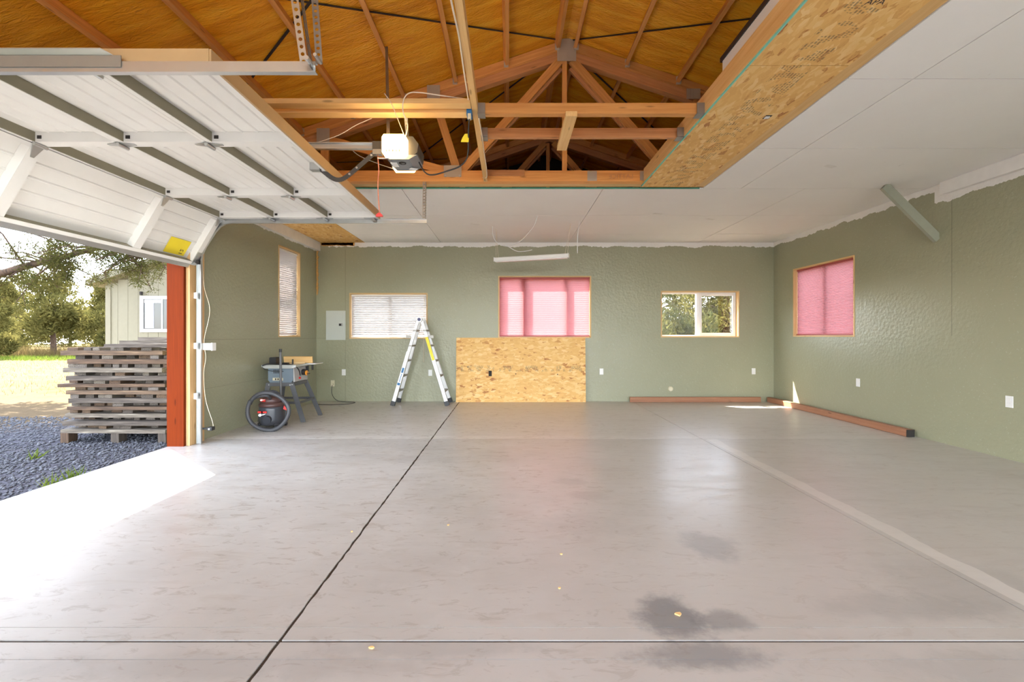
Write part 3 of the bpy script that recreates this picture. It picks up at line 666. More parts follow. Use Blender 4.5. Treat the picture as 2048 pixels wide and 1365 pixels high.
gd = empty('garage_door', (-3.6, 3.75, 2.07), 'white ribbed sectional garage door raised overhead on its tracks', 'garage door')
Y0, Y1 = 2.27, 5.255; TH = .07
SEC = [((-3.655, 2.085), (-3.345, 2.61)), ((-3.335, 2.67), (-2.725, 2.67)), ((-2.72, 2.67), (-2.11, 2.67)), ((-2.105, 2.67), (-1.495, 2.67))]
STI = [(Y0, Y0+.075), (3.165, 3.25), (4.365, 4.455), (Y1-.075, Y1)]
for i, (a, b) in enumerate(SEC):
    a = Vector((a[0], 0, a[1])); b = Vector((b[0], 0, b[1])); L = (b-a).length; u = (b-a).normalized(); nn = Vector((u.z, 0, -u.x))
    if i == 0: a = a - nn*.035; b = b - nn*.035
    def Q(uu, y, d): q = a + u*uu + nn*d; return (q.x, y, q.z)
    # ribbed inner skin and plain outer skin
    pr = [(0, 0)]
    for k in range(4):
        c = L*(.22 + .185*k); pr += [(c-.011, 0), (c-.006, .006), (c+.002, .006), (c+.011, -.0015)]
    pr += [(L, 0), (L, -.012), (0, -.012)]
    V = [Q(x, y, d) for y in (Y0, Y1) for (x, d) in pr]; n = len(pr)
    sec = mesh_obj('door_section', V, [(k, (k+1) % n, n+(k+1) % n, n+k) for k in range(n)] + [tuple(range(n)), tuple(range(n, 2*n))], M['door_white'], gd)
    def sbx(nm, u0, u1, y0, y1, d0, d1, m, par=sec):
        return MB().add([Q(x, y, d) for x in (u0, u1) for y in (y0, y1) for d in (d0, d1)], CUBE).build(nm, M[m], par)
    sbx('bottom_rail', .002, .036, Y0, Y1, .0, TH, 'door_white'); sbx('rail_web', .036, .040, Y0+.07, Y1-.07, .0, TH-.003, 'door_web')
    sbx('top_rail', L-.030, L-.002, Y0, Y1, .0, TH-.004, 'door_white')
    for (y0, y1) in STI:
        sbx('stile', .038, L-.03, y0, y1, .0, TH-.001, 'door_white')
        if i: sbx('slot', .055, .085, y0-.003, y0+.002, TH-.045, TH-.022, 'dark')
    for j, (y0, y1) in enumerate(STI):   # hinges on the upper joint
        if i == 3: continue
        yc = (y0+y1)/2
        mb = MB()
        c = L+.004
        mb.add([Q(x, y, d) for (x, y, d) in ((c-.10, yc-.012, TH), (c-.10, yc+.012, TH), (c-.012, yc+.038, TH), (c-.012, yc-.038, TH), (c-.10, yc-.012, TH+.004), (c-.10, yc+.012, TH+.004), (c-.012, yc+.038, TH+.004), (c-.012, yc-.038, TH+.004))], CUBE_Q)
        if i: mb.add([Q(x, y, d) for (x, y, d) in ((c+.012, yc-.038, TH), (c+.012, yc+.038, TH), (c+.09, yc+.012, TH), (c+.09, yc-.012, TH), (c+.012, yc-.038, TH+.004), (c+.012, yc+.038, TH+.004), (c+.09, yc+.012, TH+.004), (c+.09, yc-.012, TH+.004))], CUBE_Q)
        mb.tube([Q(c, yc-.045, TH+.014), Q(c, yc+.045, TH+.014)], .013, 8)
        mb.build('hinge', M['galv'], sec)
        if j in (0, 3):
            s = -1 if j == 0 else 1; ye = Y0 if j == 0 else Y1
            MB().tube([Q(c, ye-s*.06, TH+.02), Q(c, ye+s*.02, TH+.02)], .006, 6).build('roller_stem', M['galv'], sec)
    sbx('end_cap', .0, L, Y0-.004, Y0, -.012, TH, 'door_edge')
    if i == 0:
        sbx('bottom_seal', -.045, .004, Y0, Y1, .0, TH, 'galv'); sbx('bottom_bracket', .0, .16, Y1-.07, Y1+.004, TH, TH+.006, 'galv'); sbx('bottom_bracket', .0, .16, Y0-.004, Y0+.07, TH, TH+.006, 'galv')
        MB().tube([Q(.05, Y1-.03, TH+.02), Q(.05, Y1+.022, TH+.02)], .022, 10).build('roller', M['dark'], sec)
        lab = sbx('warning_label', .055, .235, 4.80, 5.10, .009, .0105, 'yellow')
        text('label_number', '12', .075, M['ink'], frame_M(Q(.085, 5.02, .0115), (0, -1, 0), -u), lab) if 0 else text('label_number', '12', .07, M['ink'], frame_M(Q(.095, 5.03, .0115), u, (0, 1, 0)), sec)
    if i == 3:
        sbx('top_edge', L-.004, L+.010, Y0, Y1, -.012, TH, 'door_edge')
        for y in (Y0+.04, Y1-.04):
            sbx('top_fixture', L-.16, L-.05, y-.03, y+.03, TH, TH+.006, 'galv'); MB().tube([Q(L-.06, y-.02, TH+.02), Q(L-.06, y+.05 if y > 3 else y-.05, TH+.02)], .018, 8).build('roller', M['galv_dull'], sec)

# ------------------------------------------------------------------ opener
op = empty('door_opener', (-.9, 3.77, 2.68), 'grey ceiling hung garage door opener with glowing lamp lenses', 'opener')
MB().prism([(-1.0, 2.70), (-.94, 2.675), (-.80, 2.675), (-.735, 2.72), (-.725, 2.79), (-.77, 2.85), (-1.0, 2.85)], 'y', 3.645, 3.90).build('motor_housing', M['opener_dk'], op)
MB().prism([(-.99, 2.695), (-.955, 2.664), (-.80, 2.664), (-.735, 2.70)], 'y', 3.64, 3.90).build('chassis', M['opener'], op)
for (y0, y1) in ((3.565, 3.645), (3.90, 3.985)):
    a, b = (y0+.012, y1) if y0 < 3.7 else (y0, y1-.012)
    P8 = [(-1.0, 2.70), (-.985, 2.675), (-.825, 2.675), (-.808, 2.70), (-.808, 2.815), (-.83, 2.838), (-.985, 2.838), (-1.0, 2.815)]
    mb = MB().prism(P8, 'y', a, b); cx, cz = -.904, 2.757
    e = y0 if y0 < 3.7 else y1; ap = a if y0 < 3.7 else b
    mb.prism([(cx+(x-cx)*.9, cz+(z-cz)*.88) for x, z in P8], 'y', min(e, ap), max(e, ap))
    lens = mb.build('lamp_lens', M['lens'], op)
for k in range(5): box('vent_slot', -.965+.026*k, -.958+.026*k, 3.560, 3.566, 2.695, 2.71, M['foam'], op)
MB().tube([(-.87, 3.72, 2.660), (-.87, 3.72, 2.665)], .03, 16).build('badge', M['dark'], op)
text('badge_mark', 'LI', .03, M['galv'], frame_M((-.865, 3.72, 2.6595), (1, 0, 0), (0, -1, 0)), op)
box('printed_label', -.965, -.915, 3.71, 3.80, 2.661, 2.665, M['white'], op); beam('printed_label', (-.83, 3.82, 2.655), (-.78, 3.86, 2.66), .05, .002, M['white'], op)
MB().box(-3.6, -1.05, 3.735, 3.785, 2.836, 2.842).box(-3.6, -1.05, 3.757, 3.763, 2.795, 2.84).box(-3.6, -1.05, 3.742, 3.778, 2.792, 2.797).build('rail', M['galv'], op)
box('rail_collar', -1.12, -.99, 3.73, 3.79, 2.785, 2.848, M['opener_dk'], op)
for (p0, p1) in (((-.975, 3.68, 2.84), (-1.17, 4.35, zf(-1.2)-.06)), ((-.86, 3.88, 2.84), (-.84, 3.70, 3.06))): MB().perf(p0, p1, .026, (1, 0, 0), .16).build('hanger_strap', M['galv_dull'], op)
box('trolley', -1.12, -1.05, 3.735, 3.785, 2.745, 2.795, M['galv_dull'], op)
arm = MB().tube([(0, 0, 0)]*2, .001) if 0 else MB()
pa = curve_pts([(-1.085, 3.745, 2.775), (-1.20, 3.745, 2.675), (-1.33, 3.745, 2.565), (-1.40, 3.745, 2.535), (-1.47, 3.745, 2.56), (-1.585, 3.745, 2.655)], 5)
for i in range(len(pa)-1): arm.obox(pa[i], pa[i+1], .036, .006, up=(0, 1, 0)) if 0 else arm.obox(pa[i], pa[i+1], .006, .036, up=(0, 0, 1))
arm.build('door_arm', M['opener_dk'], op)
for p in ((-1.13, 2.735), (-1.25, 2.632), (-1.31, 2.58), (-1.53, 2.61)): MB().tube([(p[0], 3.733, p[1]), (p[0], 3.75, p[1])], .009, 8).build('bolt', M['galv'], op)
box('door_bracket', -1.63, -1.55, 3.72, 3.78, 2.61, 2.668, M['galv'], op)
cable('release_cord', [(-1.085, 3.76, 2.745), (-1.075, 3.76, 2.62), (-1.083, 3.76, 2.5), (-1.07, 3.76, 2.27)], .0045, M['rope'], op)
box('cord_clip', -1.085, -1.0, 3.756, 3.764, 2.715, 2.722, M['white'], op)
MB().prism([(-1.098, 2.235), (-1.042, 2.235), (-1.044, 2.25), (-1.062, 2.266), (-1.078, 2.266), (-1.096, 2.25)], 'y', 3.75, 3.77).build('release_handle', M['red'], op)

# wiring
bxo = empty('outlet_box', (-.31, 3.62, 3.0), 'blue plastic outlet box on the runner board with plug in it', 'outlet')
box('body', -.335, -.294, 3.59, 3.68, 3.0, 3.095, M['blue'], bxo); box('plug', -.325, -.30, 3.585, 3.62, 2.965, 3.005, M['offwhite'], bxo)
tag(cable('power_cord', [(-.312, 3.60, 2.975), (-.322, 3.62, 2.90), (-.325, 3.65, 2.80), (-.34, 3.68, 2.69), (-.40, 3.70, 2.63), (-.50, 3.72, 2.60), (-.62, 3.74, 2.575), (-.69, 3.76, 2.60), (-.75, 3.78, 2.70), (-.80, 3.80, 2.83)], .006, M['black']), 'black opener power cord looping from the blue outlet box', 'cord')
ctag = MB().prism([(-.385, 2.80), (-.372, 2.835), (-.352, 2.865), (-.318, 2.868), (-.322, 2.80)], 'y', 3.635, 3.639).build('cord_tag', M['yellow']); tag(ctag, 'yellow warning tag hanging on the black power cord', 'tag')
tag(cable('cable_run', [(-.296, .9, 3.035), (-.30, 1.8, 3.03), (-.305, 2.35, 3.02), (-.298, 2.7, 3.035), (-.303, 3.1, 3.03), (-.31, 3.5, 3.06), (-.315, 3.6, 3.10)], .006, M['wire']), 'cream electrical cable along the near part of the runner board', 'cable')
tag(cable('cable_run', [(-.30, 3.60, 3.12), (-.38, 3.52, 3.09), (-.52, 3.47, 3.085), (-.66, 3.46, 3.10), (-.75, 3.46, 3.10), (-.80, 3.47, 3.06), (-.815, 3.5, 2.98), (-.79, 3.55, 2.90), (-.82, 3.62, 2.845)], .005, M['wire']), 'cream cable drooping from the blue box to the opener', 'cable')
tag(cable('cable_run', [(-.245, 3.7, 3.02), (-.235, 4.0, 3.0), (-.24, 4.4, 3.03), (-.235, 4.8, 3.0), (-.25, 5.1, 3.03), (-.30, 5.2, 3.06)], .005, M['wire']), 'cream cable along the far part of the runner board', 'cable')
tag(cable('bell_wire', [(-.83, 3.62, 2.84), (-.86, 3.52, 2.93), (-.90, 3.47, 3.03), (-.95, 3.47, 3.10)], .003, M['wire']), 'thin bell wire rising from the opener to the flat joist', 'wire')
tag(cable('bell_wire', [(-1.12, 3.72, 3.03), (-1.25, 3.73, 2.98), (-1.40, 3.74, 2.90), (-1.58, 3.75, 2.845)], .003, M['wire']), 'thin bell wire slanting down to the opener rail', 'wire')
tag(cable('bell_wire', [(-1.0, 3.95, 2.70), (-1.12, 3.95, 2.74), (-1.28, 3.93, 2.80), (-1.34, 3.9, 2.84)], .003, M['galv_dull']), 'thin dark wire behind the opener arm', 'wire')

# ------------------------------------------------------------------ hanging shop light
hl = empty('shop_light', (.36, 7.45, 2.50), 'white linear shop light hanging slightly askew from the ceiling', 'light fixture')
pA, pB = Vector((-.235, 7.62, 2.525)), Vector((.955, 7.28, 2.535))
beam('housing', pA, pB, .10, .062, M['white'], hl, bev=.012); dv = (pB-pA).normalized()
beam('diffuser', pA+dv*.015-Vector((0, 0, .036)), pB-dv*.015-Vector((0, 0, .036)), .085, .014, M['white'], hl)
for p in (pA, pB): beam('end_cap', p-dv*.006, p+dv*.006, .104, .07, M['white'], hl)
for p in (pA+dv*.02, pA+dv*.06): MB().tube([p+Vector((0, 0, .03)), (pA.x+.02, pA.y-.05, H)], .0025, 5).build('hanging_wire', M['wire'], hl)
for p in (pB-dv*.02, pB-dv*.06): MB().tube([p+Vector((0, 0, .03)), (pB.x+.02, pB.y-.1, H)], .0025, 5).build('hanging_wire', M['wire'], hl)
tag(cable('ceiling_cable', [(.42, 6.75, H-.002), (.37, 6.9, 2.90), (.18, 7.3, 2.77), (-.03, 7.5, 2.73), (-.2, 7.55, 2.80), (-.26, 7.5, 2.9), (-.27, 7.4, H)], .006, M['white']), 'white cable looping below the ceiling above the shop light', 'cable')
tag(cable('ceiling_cable', [(-.05, 7.55, 2.76), (.12, 7.55, 2.66), (.26, 7.5, 2.645), (.38, 7.45, 2.66)], .006, M['white']), 'short white cable end resting toward the shop light top', 'cable')
tag(cable('ceiling_pull_string', [(1.10, 7.1, H), (1.085, 7.2, 2.80), (1.085, 7.2, 2.56)], .006, M['white']), 'white string hanging from the ceiling right of the shop light', 'string')

# ------------------------------------------------------------------ back wall fittings
ep = empty('electrical_panel', (-3.3, YB, 1.17), 'pale grey electrical breaker panel on the back wall', 'electrical panel')
box('cover', -3.485, -3.115, YB-.014, YB, 1.172, 1.73, M['panel_grey'], ep, bev=.004); box('door_leaf', -3.445, -3.145, YB-.02, YB-.014, 1.215, 1.695, M['panel_grey'], ep, bev=.003); box('breaker_window', -3.235, -3.165, YB-.023, YB-.02, 1.44, 1.485, M['dark'], ep); box('latch', -3.185, -3.17, YB-.027, YB-.023, 1.445, 1.48, M['galv'], ep)
def outlet(x, y, z, face, label, mat='white'):
    o = empty('wall_outlet', (x, y, z), label, 'outlet', 'wall outlets')
    if face == 'b':
        box('cover_plate', x-.036, x+.036, y-.006, y, z-.058, z+.058, M[mat], o, bev=.002)
        for dz in (-.022, .022): box('socket', x-.017, x+.017, y-.009, y-.006, z+dz-.014, z+dz+.014, M[mat], o, bev=.002)
    else:
        box('cover_plate', x-.006, x, y-.036, y+.036, z-.058, z+.058, M[mat], o, bev=.002)
        for dz in (-.022, .022): box('socket', x-.009, x-.006, y-.017, y+.017, z+dz-.014, z+dz+.014, M[mat], o, bev=.002)
    return o
outlet(-3.15, YB, .555, 'b', 'white wall outlet below the electrical panel'); outlet(-1.50, YB, .545, 'b', 'white wall outlet framed by the ladder')
outlet(1.765, YB, .57, 'b', 'white wall outlet just right of the strand board sheet'); outlet(4.665, YB, .575, 'b', 'white wall outlet near the right corner of the back wall')
outlet(XR, 6.58, .575, 'r', 'white wall outlet under the rose shaded right window'); outlet(XR, 4.59, .585, 'r', 'white wall outlet nearest the viewer on the right wall')
lo = outlet(-3.36, YB, .345, 'b', 'ivory low outlet with a dark cord plugged in', 'offwhite')
MB().tube([(-3.36, YB-.035, .33), (-3.36, YB-.006, .33)], .02, 10).build('plug', M['offwhite'], lo)
tag(cable('extension_cord', [(-3.36, YB-.03, .32), (-3.355, YB-.05, .15), (-3.25, YB-.08, .03), (-3.05, YB-.1, .006), (-2.87, YB-.18, .006), (-2.95, YB-.38, .006), (-3.2, YB-.46, .006), (-3.5, YB-.42, .006)], .005, M['black']), 'thin dark cord curling on the floor below the ivory outlet', 'cord')
wk = MB().tube([(3.08, YB-.035, .24), (3.08, YB-.03, .24), (3.08, YB-.004, .24), (3.08, YB, .24)], [.03, .044, .05, .05], 14).build('pipe_cap', M['offwhite']); tag(wk, 'round off-white pipe cap low on the back wall', 'cap')
fm = MB()
for i in range(40):
    z = 2.03 + .85*i/40; r = random.uniform(.012, .028); fm.obox((XL+.012, YB-.012, z), (XL+.02+random.uniform(0, .02), YB-.012, z+.03), r, r)
tag(fm.build('spray_foam_bead', M['foam']), 'bead of orange spray foam in the back left corner', 'foam', kind='stuff')
fm = MB()
for i in range(46):
    x = XL+.09 + .62*i/46; r = random.uniform(.02, .05); fm.obox((x, YB-.012, H-.03), (x+.03, YB-.012, H-.025+random.uniform(-.015, .01)), .03, r+.02)
tag(fm.build('spray_foam_bead', M['foam']), 'bead of orange spray foam under the strand board ceiling corner', 'foam', kind='stuff')

# leaning strand board sheet: a 4x8 sheet with a square cut-out
os_ = empty('strand_board_sheet', (.22, 8.58, 0), 'full strand board sheet with printed band leaning against the back wall', 'board')
def tilt(x, y, z): return (x, 8.585 + y + z*.055, z)
mb = MB(); hx0, hx1, hz0, hz1 = -.385, -.325, .485, .59
xs_ = [-1.0, hx0, hx1, 1.452]; zs_ = [0, hz0, hz1, 1.215]
for i in range(3):
    for k in range(3):
        if i == 1 and k == 1: continue
        mb.add([tilt(x, y, z) for x in (xs_[i], xs_[i+1]) for y in (0, .012) for z in (zs_[k], zs_[k+1])], CUBE)
mb.build('sheet', M['osb_wall'], os_)
box('backing', -.40, -.31, 8.645, 8.655, .47, .60, M['dark'], os_)
for x, z in ((.13, .53), (.92, .52), (-.78, .66)): MB().tube([tilt(x, -.001, z), tilt(x, .001, z)], .011, 8).build('drill_hole', M['dark'], os_)
# loose lumber
tag(box('lumber_board', 2.28, 4.74, 8.56, 8.60, .002, .098, M['rwood'], bev=.003), 'long brown board standing on edge along the back wall', 'lumber')
tag(beam('lumber_board', (4.93, 8.62, .046), (4.955, 5.62, .046), .085, .088, M['rwood'], bev=.004), 'long brown post with charred end lying along the right wall', 'lumber')
ch = [o for o in C.objects if o.name.startswith('lumber_board')][-1]
box('charred_end', 4.908, 5.002, 5.612, 5.622, .002, .09, M['dark'], ch)

# ------------------------------------------------------------------ ladder
ld = empty('step_ladder', (-1.6, 8.35, 0), 'aluminium articulated ladder standing in an open A below the mini blind', 'ladder')
top = (-1.61, 1.545)
for sx, lab in ((-1, 'l'), (1, 'r')):
    bx = -2.07 if sx < 0 else -1.11
    for yb_, yt in ((8.13, 8.20), (8.56, 8.50)):
        p0 = Vector((bx, yb_, .04)); p1 = Vector((top[0] + sx*.035, yt, top[1]-.02)); mid = p0.lerp(p1, .62)
        beam('outer_rail', p0, mid, .028, .066, M['alu'], ld, up=(1, 0, .3), bev=.004)
        iy = .022 if yb_ < 8.3 else -.022; dy = Vector((0, iy, 0))
        beam('inner_rail', p0.lerp(p1, .30)+dy, p1+dy, .022, .058, M['alu'], ld, up=(1, 0, .3), bev=.004)
        d = (p1-p0).normalized(); beam('foot', p0-d*.04, p0+d*.045, .036, .082, M['black'], ld, up=(1, 0, .3), bev=.004)
        box('lock_tab', mid.x-.045, mid.x+.045, mid.y-.012+iy*.2, mid.y+.012+iy*.2, mid.z+.25, mid.z+.30, M['galv_dull'], ld) if yb_ < 8.3 else None
    for k in range(5):
        t = .10 + .185*k + .04; a = Vector((bx, 8.13, .04)).lerp(Vector((top[0]+sx*.035, 8.20, top[1]-.02)), t); b = Vector((bx, 8.56, .04)).lerp(Vector((top[0]+sx*.035, 8.50, top[1]-.02)), t)
        beam('rung', a, b, .065, .03, M['galv_dull'], ld, up=(0, 0, 1), bev=.006)
for y in (8.185, 8.505):
    MB().tube([(top[0], y-.02, top[1]), (top[0], y+.02, top[1])], .05, 14).build('hinge', M['alu'], ld)
MB().tube([(top[0], 8.145, top[1]), (top[0], 8.168, top[1])], .03, 12).build('hinge_knob', M['navy'], ld)
p0 = Vector((-1.11, 8.13, .04)); p1 = Vector((top[0]+.035, 8.20, top[1]-.02)); a, b = p0.lerp(p1, .52), p0.lerp(p1, .80)
beam('warning_label', a+Vector((0, -.016, 0)), b+Vector((0, -.016, 0)), .003, .05, M['yellow'], ld, up=(1, 0, .3))
p0 = Vector((-2.07, 8.13, .04)); p1 = Vector((top[0]-.035, 8.20, top[1]-.02)); d = (p1-p0).normalized()
for t0, t1, h in ((.22, .25, .05), (.26, .36, .012), (.37, .43, .04)):
    beam('rail_logo', p0.lerp(p1, t0)+Vector((0, -.0152, 0)), p0.lerp(p1, t1)+Vector((0, -.0152, 0)), .002, h, M['blue'], ld, up=(1, 0, -.3))

# ------------------------------------------------------------------ table saw on its stand
ts = empty('table_saw', (-3.3, 6.85, 0), 'benchtop table saw with blue grey body on a dark metal stand', 'table saw')
for (a, b) in (((-3.17, 6.65, .56), (-2.965, 6.585, 0)), ((-3.17, 7.10, .56), (-2.955, 7.16, 0)), ((-3.52, 6.65, .56), (-3.62, 6.60, 0)), ((-3.52, 7.10, .56), (-3.62, 7.16, 0))):
    a = Vector(a); b = Vector(b); mb = MB(); sx = -1 if a.x > -3.3 else 1; sy = 1 if a.y < 6.9 else -1
    mb.obox(a, b, .055, .004, up=(0, 1, 0)) ; mb.obox(a+Vector((sx*.02, sy*.0, 0)), b+Vector((sx*.02, 0, 0)), .004, .05, up=(1, 0, 0)); mb.build('leg', M['saw_stand'], ts)
for z, e in ((.515, .0), (.26, .105)):
    x0, x1, y0, y1 = -3.53-e*.5, -3.155+e, 6.645-e*.3, 7.105+e*.3; h = .05 if z > .4 else .035
    for nm, q in (('top_rail' if z > .4 else 'brace', (x0, x1, y0-.006, y0)), ('top_rail' if z > .4 else 'brace', (x0, x1, y1, y1+.006)), ('top_rail' if z > .4 else 'brace', (x0-.006, x0, y0, y1)), ('top_rail' if z > .4 else 'brace', (x1, x1+.006, y0, y1))):
        box(nm, *q, z, z+h, M['saw_stand'], ts)
for (x, z) in ((-3.50, .535), (-3.19, .535), (-3.16, .54), (-3.10, .278), (-3.075, .28)): MB().tube([(x, 6.628, z), (x, 6.645, z)], .008, 8).build('bolt', M['alu'], ts)
MB().prism([(-3.50, .565), (-3.19, .565), (-3.165, .60), (-3.165, .79), (-3.53, .79), (-3.53, .60)], 'y', 6.67, 7.08).build('body', M['bluegrey'], ts)
MB().add([(-3.165, 6.68, .575), (-3.165, 7.10, .575), (-3.165, 7.10, .79), (-3.165, 6.68, .79), (-3.14, 6.68, .575), (-3.14, 7.10, .575), (-3.155, 7.10, .79), (-3.155, 6.68, .79)], CUBE_Q).build('control_face', M['saw_face'], ts)
MB().prism([(-3.60, .795), (-3.55, .775), (-3.16, .775), (-3.10, .795), (-3.10, .825), (-3.60, .825)], 'y', 6.62, 7.22).build('table_top', M['galv'], ts)
box('table_extension', -3.10, -2.98, 7.02, 7.30, .812, .826, M['alu'], ts)
for k in range(5): box('vent_slot', -3.445+.022*k, -3.437+.022*k, 6.664, 6.671, .70, .755, M['dark'], ts)
box('name_plate', -3.46, -3.31, 6.664, 6.671, .595, .635, M['offwhite'], ts); 
for k in range(3): box('plate_print', -3.425+.035*k, -3.405+.035*k, 6.662, 6.665, .603, .627, M['ink'], ts)
MB().tube([(-3.14, 6.93, .70), (-3.10, 6.93, .70)], .045, 14).build('hand_wheel', M['black'], ts)
MB().tube([(-3.10, 6.96, .685), (-3.085, 6.96, .685)], .038, 14).build('dial', M['orange'], ts); box('crank', -3.10, -3.07, 6.95, 7.03, .665, .675, M['black'], ts)
MB().tube([(-3.15, 6.82, .62), (-3.12, 6.82, .62)], .016, 10).build('knob', M['red'], ts)
box('fence', -3.17, -3.12, 7.06, 7.10, .70, .87, M['black'], ts); box('fence_handle', -3.08, -3.06, 7.10, 7.13, .72, .80, M['black'], ts)
cable('saw_cord', [(-3.58, 6.60, .815), (-3.5, 6.62, .84), (-3.35, 6.63, .835), (-3.2, 6.63, .83), (-3.12, 6.66, .80), (-3.10, 6.72, .74), (-3.12, 6.80, .66)], .008, M['black'], ts)
cable('saw_cord', [(-3.59, 6.62, .80), (-3.55, 6.63, .76), (-3.46, 6.655, .735), (-3.3, 6.66, .73)], .005, M['black'], ts)
def loose(nm, o, lab, cat): tag(o, lab, cat)
loose('a', beam('scrap_board', (-3.45, 6.98, .885), (-3.02, 7.0, .885), .02, .10, M['fir_light'], up=(0, -.25, 1)), 'light scrap board standing on the table saw top', 'board')
loose('b', beam('scrap_board', (-3.36, 6.86, .8405), (-3.12, 6.96, .8405), .018, .027, M['fir_light']), 'light scrap wedge lying slanted on the table saw top', 'board')
loose('c', box('blade_guard_box', -3.56, -3.46, 6.76, 6.92, .827, .93, M['black'], bev=.01), 'small black box at the wall end of the table saw top', 'box')
loose('d', box('push_stick', -3.34, -3.26, 6.70, 6.76, .827, .855, M['black'], bev=.008), 'black push block lying on the table saw top', 'push block')
loose('e', box('square_peg', -3.245, -3.225, 6.80, 6.82, .827, .90, M['opener_dk'], bev=.003), 'dark upright peg standing on the table saw top', 'peg')

# ------------------------------------------------------------------ shop vacuum
vx, vy = -3.235, 6.22
vc = empty('shop_vacuum', (vx, vy, 0), 'small black wet dry vacuum with looped hose and upright wand', 'vacuum')
MB().lathe([(.14, .045), (.165, .06), (.17, .12), (.165, .26), (.165, .30)], vx, vy, 28).build('tank', M['vac'], vc, True)
MB().lathe([(.165, .295), (.168, .32), (.15, .345), (.14, .35)], vx, vy, 28).build('lid_rim', M['vac_lid'], vc, True)
MB().lathe([(.14, .345), (.135, .39), (.11, .425), (.07, .44)], vx, vy, 24).build('motor_head', M['vac_lid'], vc, True)
MB().lathe([(.05, .435), (.055, .455), (.04, .475), (.02, .48)], vx+.02, vy, 16).build('motor_cap', M['vac'], vc, True)
MB().tube(curve_pts([(vx-.10, vy-.03, .41), (vx-.08, vy-.03, .47), (vx+.02, vy-.03, .50), (vx+.10, vy-.03, .47), (vx+.12, vy-.03, .41)]), .014, 8).build('carry_handle', M['vac'], vc, True)
for k in range(4):
    a = math.radians(45+90*k); cx, cy = vx+.175*math.cos(a), vy+.175*math.sin(a)
    ft = MB().obox((vx+.11*math.cos(a), vy+.11*math.sin(a), .07), (cx, cy, .062), .05, .03).build('caster_arm', M['vac'], vc)
    MB().tube([(cx-.014, cy, .026), (cx+.014, cy, .026)], .026, 12).build('caster', M['black'], ft)
MB().tube([(vx+.02, vy-.14, .14), (vx+.02, vy-.185, .13)], .055, 14).build('hose_port', M['vac'], vc)
for (x, z, m) in ((-.07, .235, 'red'), (-.02, .235, 'red')): MB().box(vx+x-.035, vx+x+.035, vy-.176, vy-.13, z-.012, z+.012).build('tank_decal', M[m], vc)
SQ = [(-.05, .0), (-.04, .022), (-.015, .026), (-.005, .012), (.02, .02), (.055, .026), (.02, .006), (-.01, .0), (-.02, -.014), (-.035, -.012)]
MB().prism([(vx-.045+a_, .19+b_) for a_, b_ in SQ], 'y', vy-.178, vy-.165).build('tank_script', M['white'], vc)
beam('lid_decal', (vx-.10, vy-.118, .39), (vx-.02, vy-.140, .385), .006, .035, M['red'], vc); MB().prism([(vx-.05+a_*.7, .388+b_*.6) for a_, b_ in SQ], 'y', vy-.150, vy-.13).build('lid_script', M['white'], vc)
hp = []
for k in range(26):
    a = math.radians(150 + 372*k/25); hp.append((vx+.085+.265*math.cos(a)*(1+.06*math.sin(2*a)+.03*math.sin(3*a+1)), vy-.25-.03*math.sin(a*.5)-.0016*k, .262+.225*math.sin(a)-.03*math.cos(a+.6)))
hp = [(vx-.30, vy-.10, .30), (vx-.24, vy-.2, .33)] [::-1][:0] + hp
mb = MB(); pts = curve_pts(hp, 5); R = [.025 + (.0025 if i % 2 else 0) for i in range(len(pts))]
mb.tube(pts, R, 10).build('hose', M['hose'], vc, True)
cable('hose_tail', [(vx-.16, vy-.24, .40), (vx-.05, vy-.235, .455), (vx+.05, vy-.22, .46), (vx+.03, vy-.1, .40)], .02, M['hose'], vc, 10)
MB().tube([(vx+.02, vy+.20, .30), (vx+.012, vy+.20, 1.055)], .0165, 10).build('wand', M['saw_stand'], vc); MB().tube([(vx+.012, vy+.20, 1.02), (vx+.012, vy+.20, 1.065)], .020, 10).build('wand_tip', M['black'], vc)
cable('power_cord', [(vx+.15, vy, .33), (vx+.19, vy-.02, .25), (vx+.20, vy-.03, .16), (vx+.19, vy-.03, .10)], .008, M['black'], vc)
MB().prism([(vx+.175, .255), (vx+.235, .235), (vx+.185, .31)], 'y', vy-.05, vy-.04).build('red_tag', M['red'], vc)

# small floor litter
for i, (x, y, s) in enumerate(((.76, 2.04, .022), (-.40, 3.0, .010), (-1.0, 2.9, .009), (.25, 2.25, .010), (-.55, 1.82, .012), (.3, 2.6, .009))):
    lit = MB().prism([(x+s*math.cos(a)*random.uniform(.5, 1), y+s*.7*math.sin(a)*random.uniform(.5, 1)) for a in [math.pi*k/4 for k in range(8)]], 'z', .0005, .006).build('wood_chip', M['fir_light'])
    tag(lit, 'pale wood chip on the floor ' + ('in the dark oil stain', 'in the middle of the left slab edge', 'left of the long joint', 'ahead of the dark oil stain', 'beside the cross groove', 'between joint and glossy streak')[i], 'chip', 'wood chips on the floor')

# ------------------------------------------------------------------ outside: lumber pile
GZ = -.07
PX0, PX1, PY0, PY1 = -5.50, -4.22, 5.62, 6.75
pr = random.Random(3)
ORD = ['bottom', 'second', 'third', 'fourth', 'fifth', 'sixth', 'seventh', 'eighth', 'ninth', 'tenth', 'eleventh', 'twelfth', 'thirteenth', 'fourteenth', 'fifteenth', 'sixteenth']
def plank(p0, p1, wd, ht, lab):
    tag(beam('plank', p0, p1, wd, ht, M['plank'], up=(pr.uniform(-.03, .03), pr.uniform(-.03, .03), 1)), lab, 'plank', 'planks of the cross stacked pile')
for x in (-5.47, -4.85, -4.27):
    for y in (5.66, 6.65): tag(box('bearer_block', x-.05, x+.05, y-.06, y+.06, GZ, .055, M['plank']), 'wood block under the %s %s of the plank pile' % ('front' if y < 6 else 'rear', 'left end' if x < -5.2 else 'middle' if x < -4.6 else 'right end'), 'block', 'blocks under the plank pile')
z = .055
L = 0
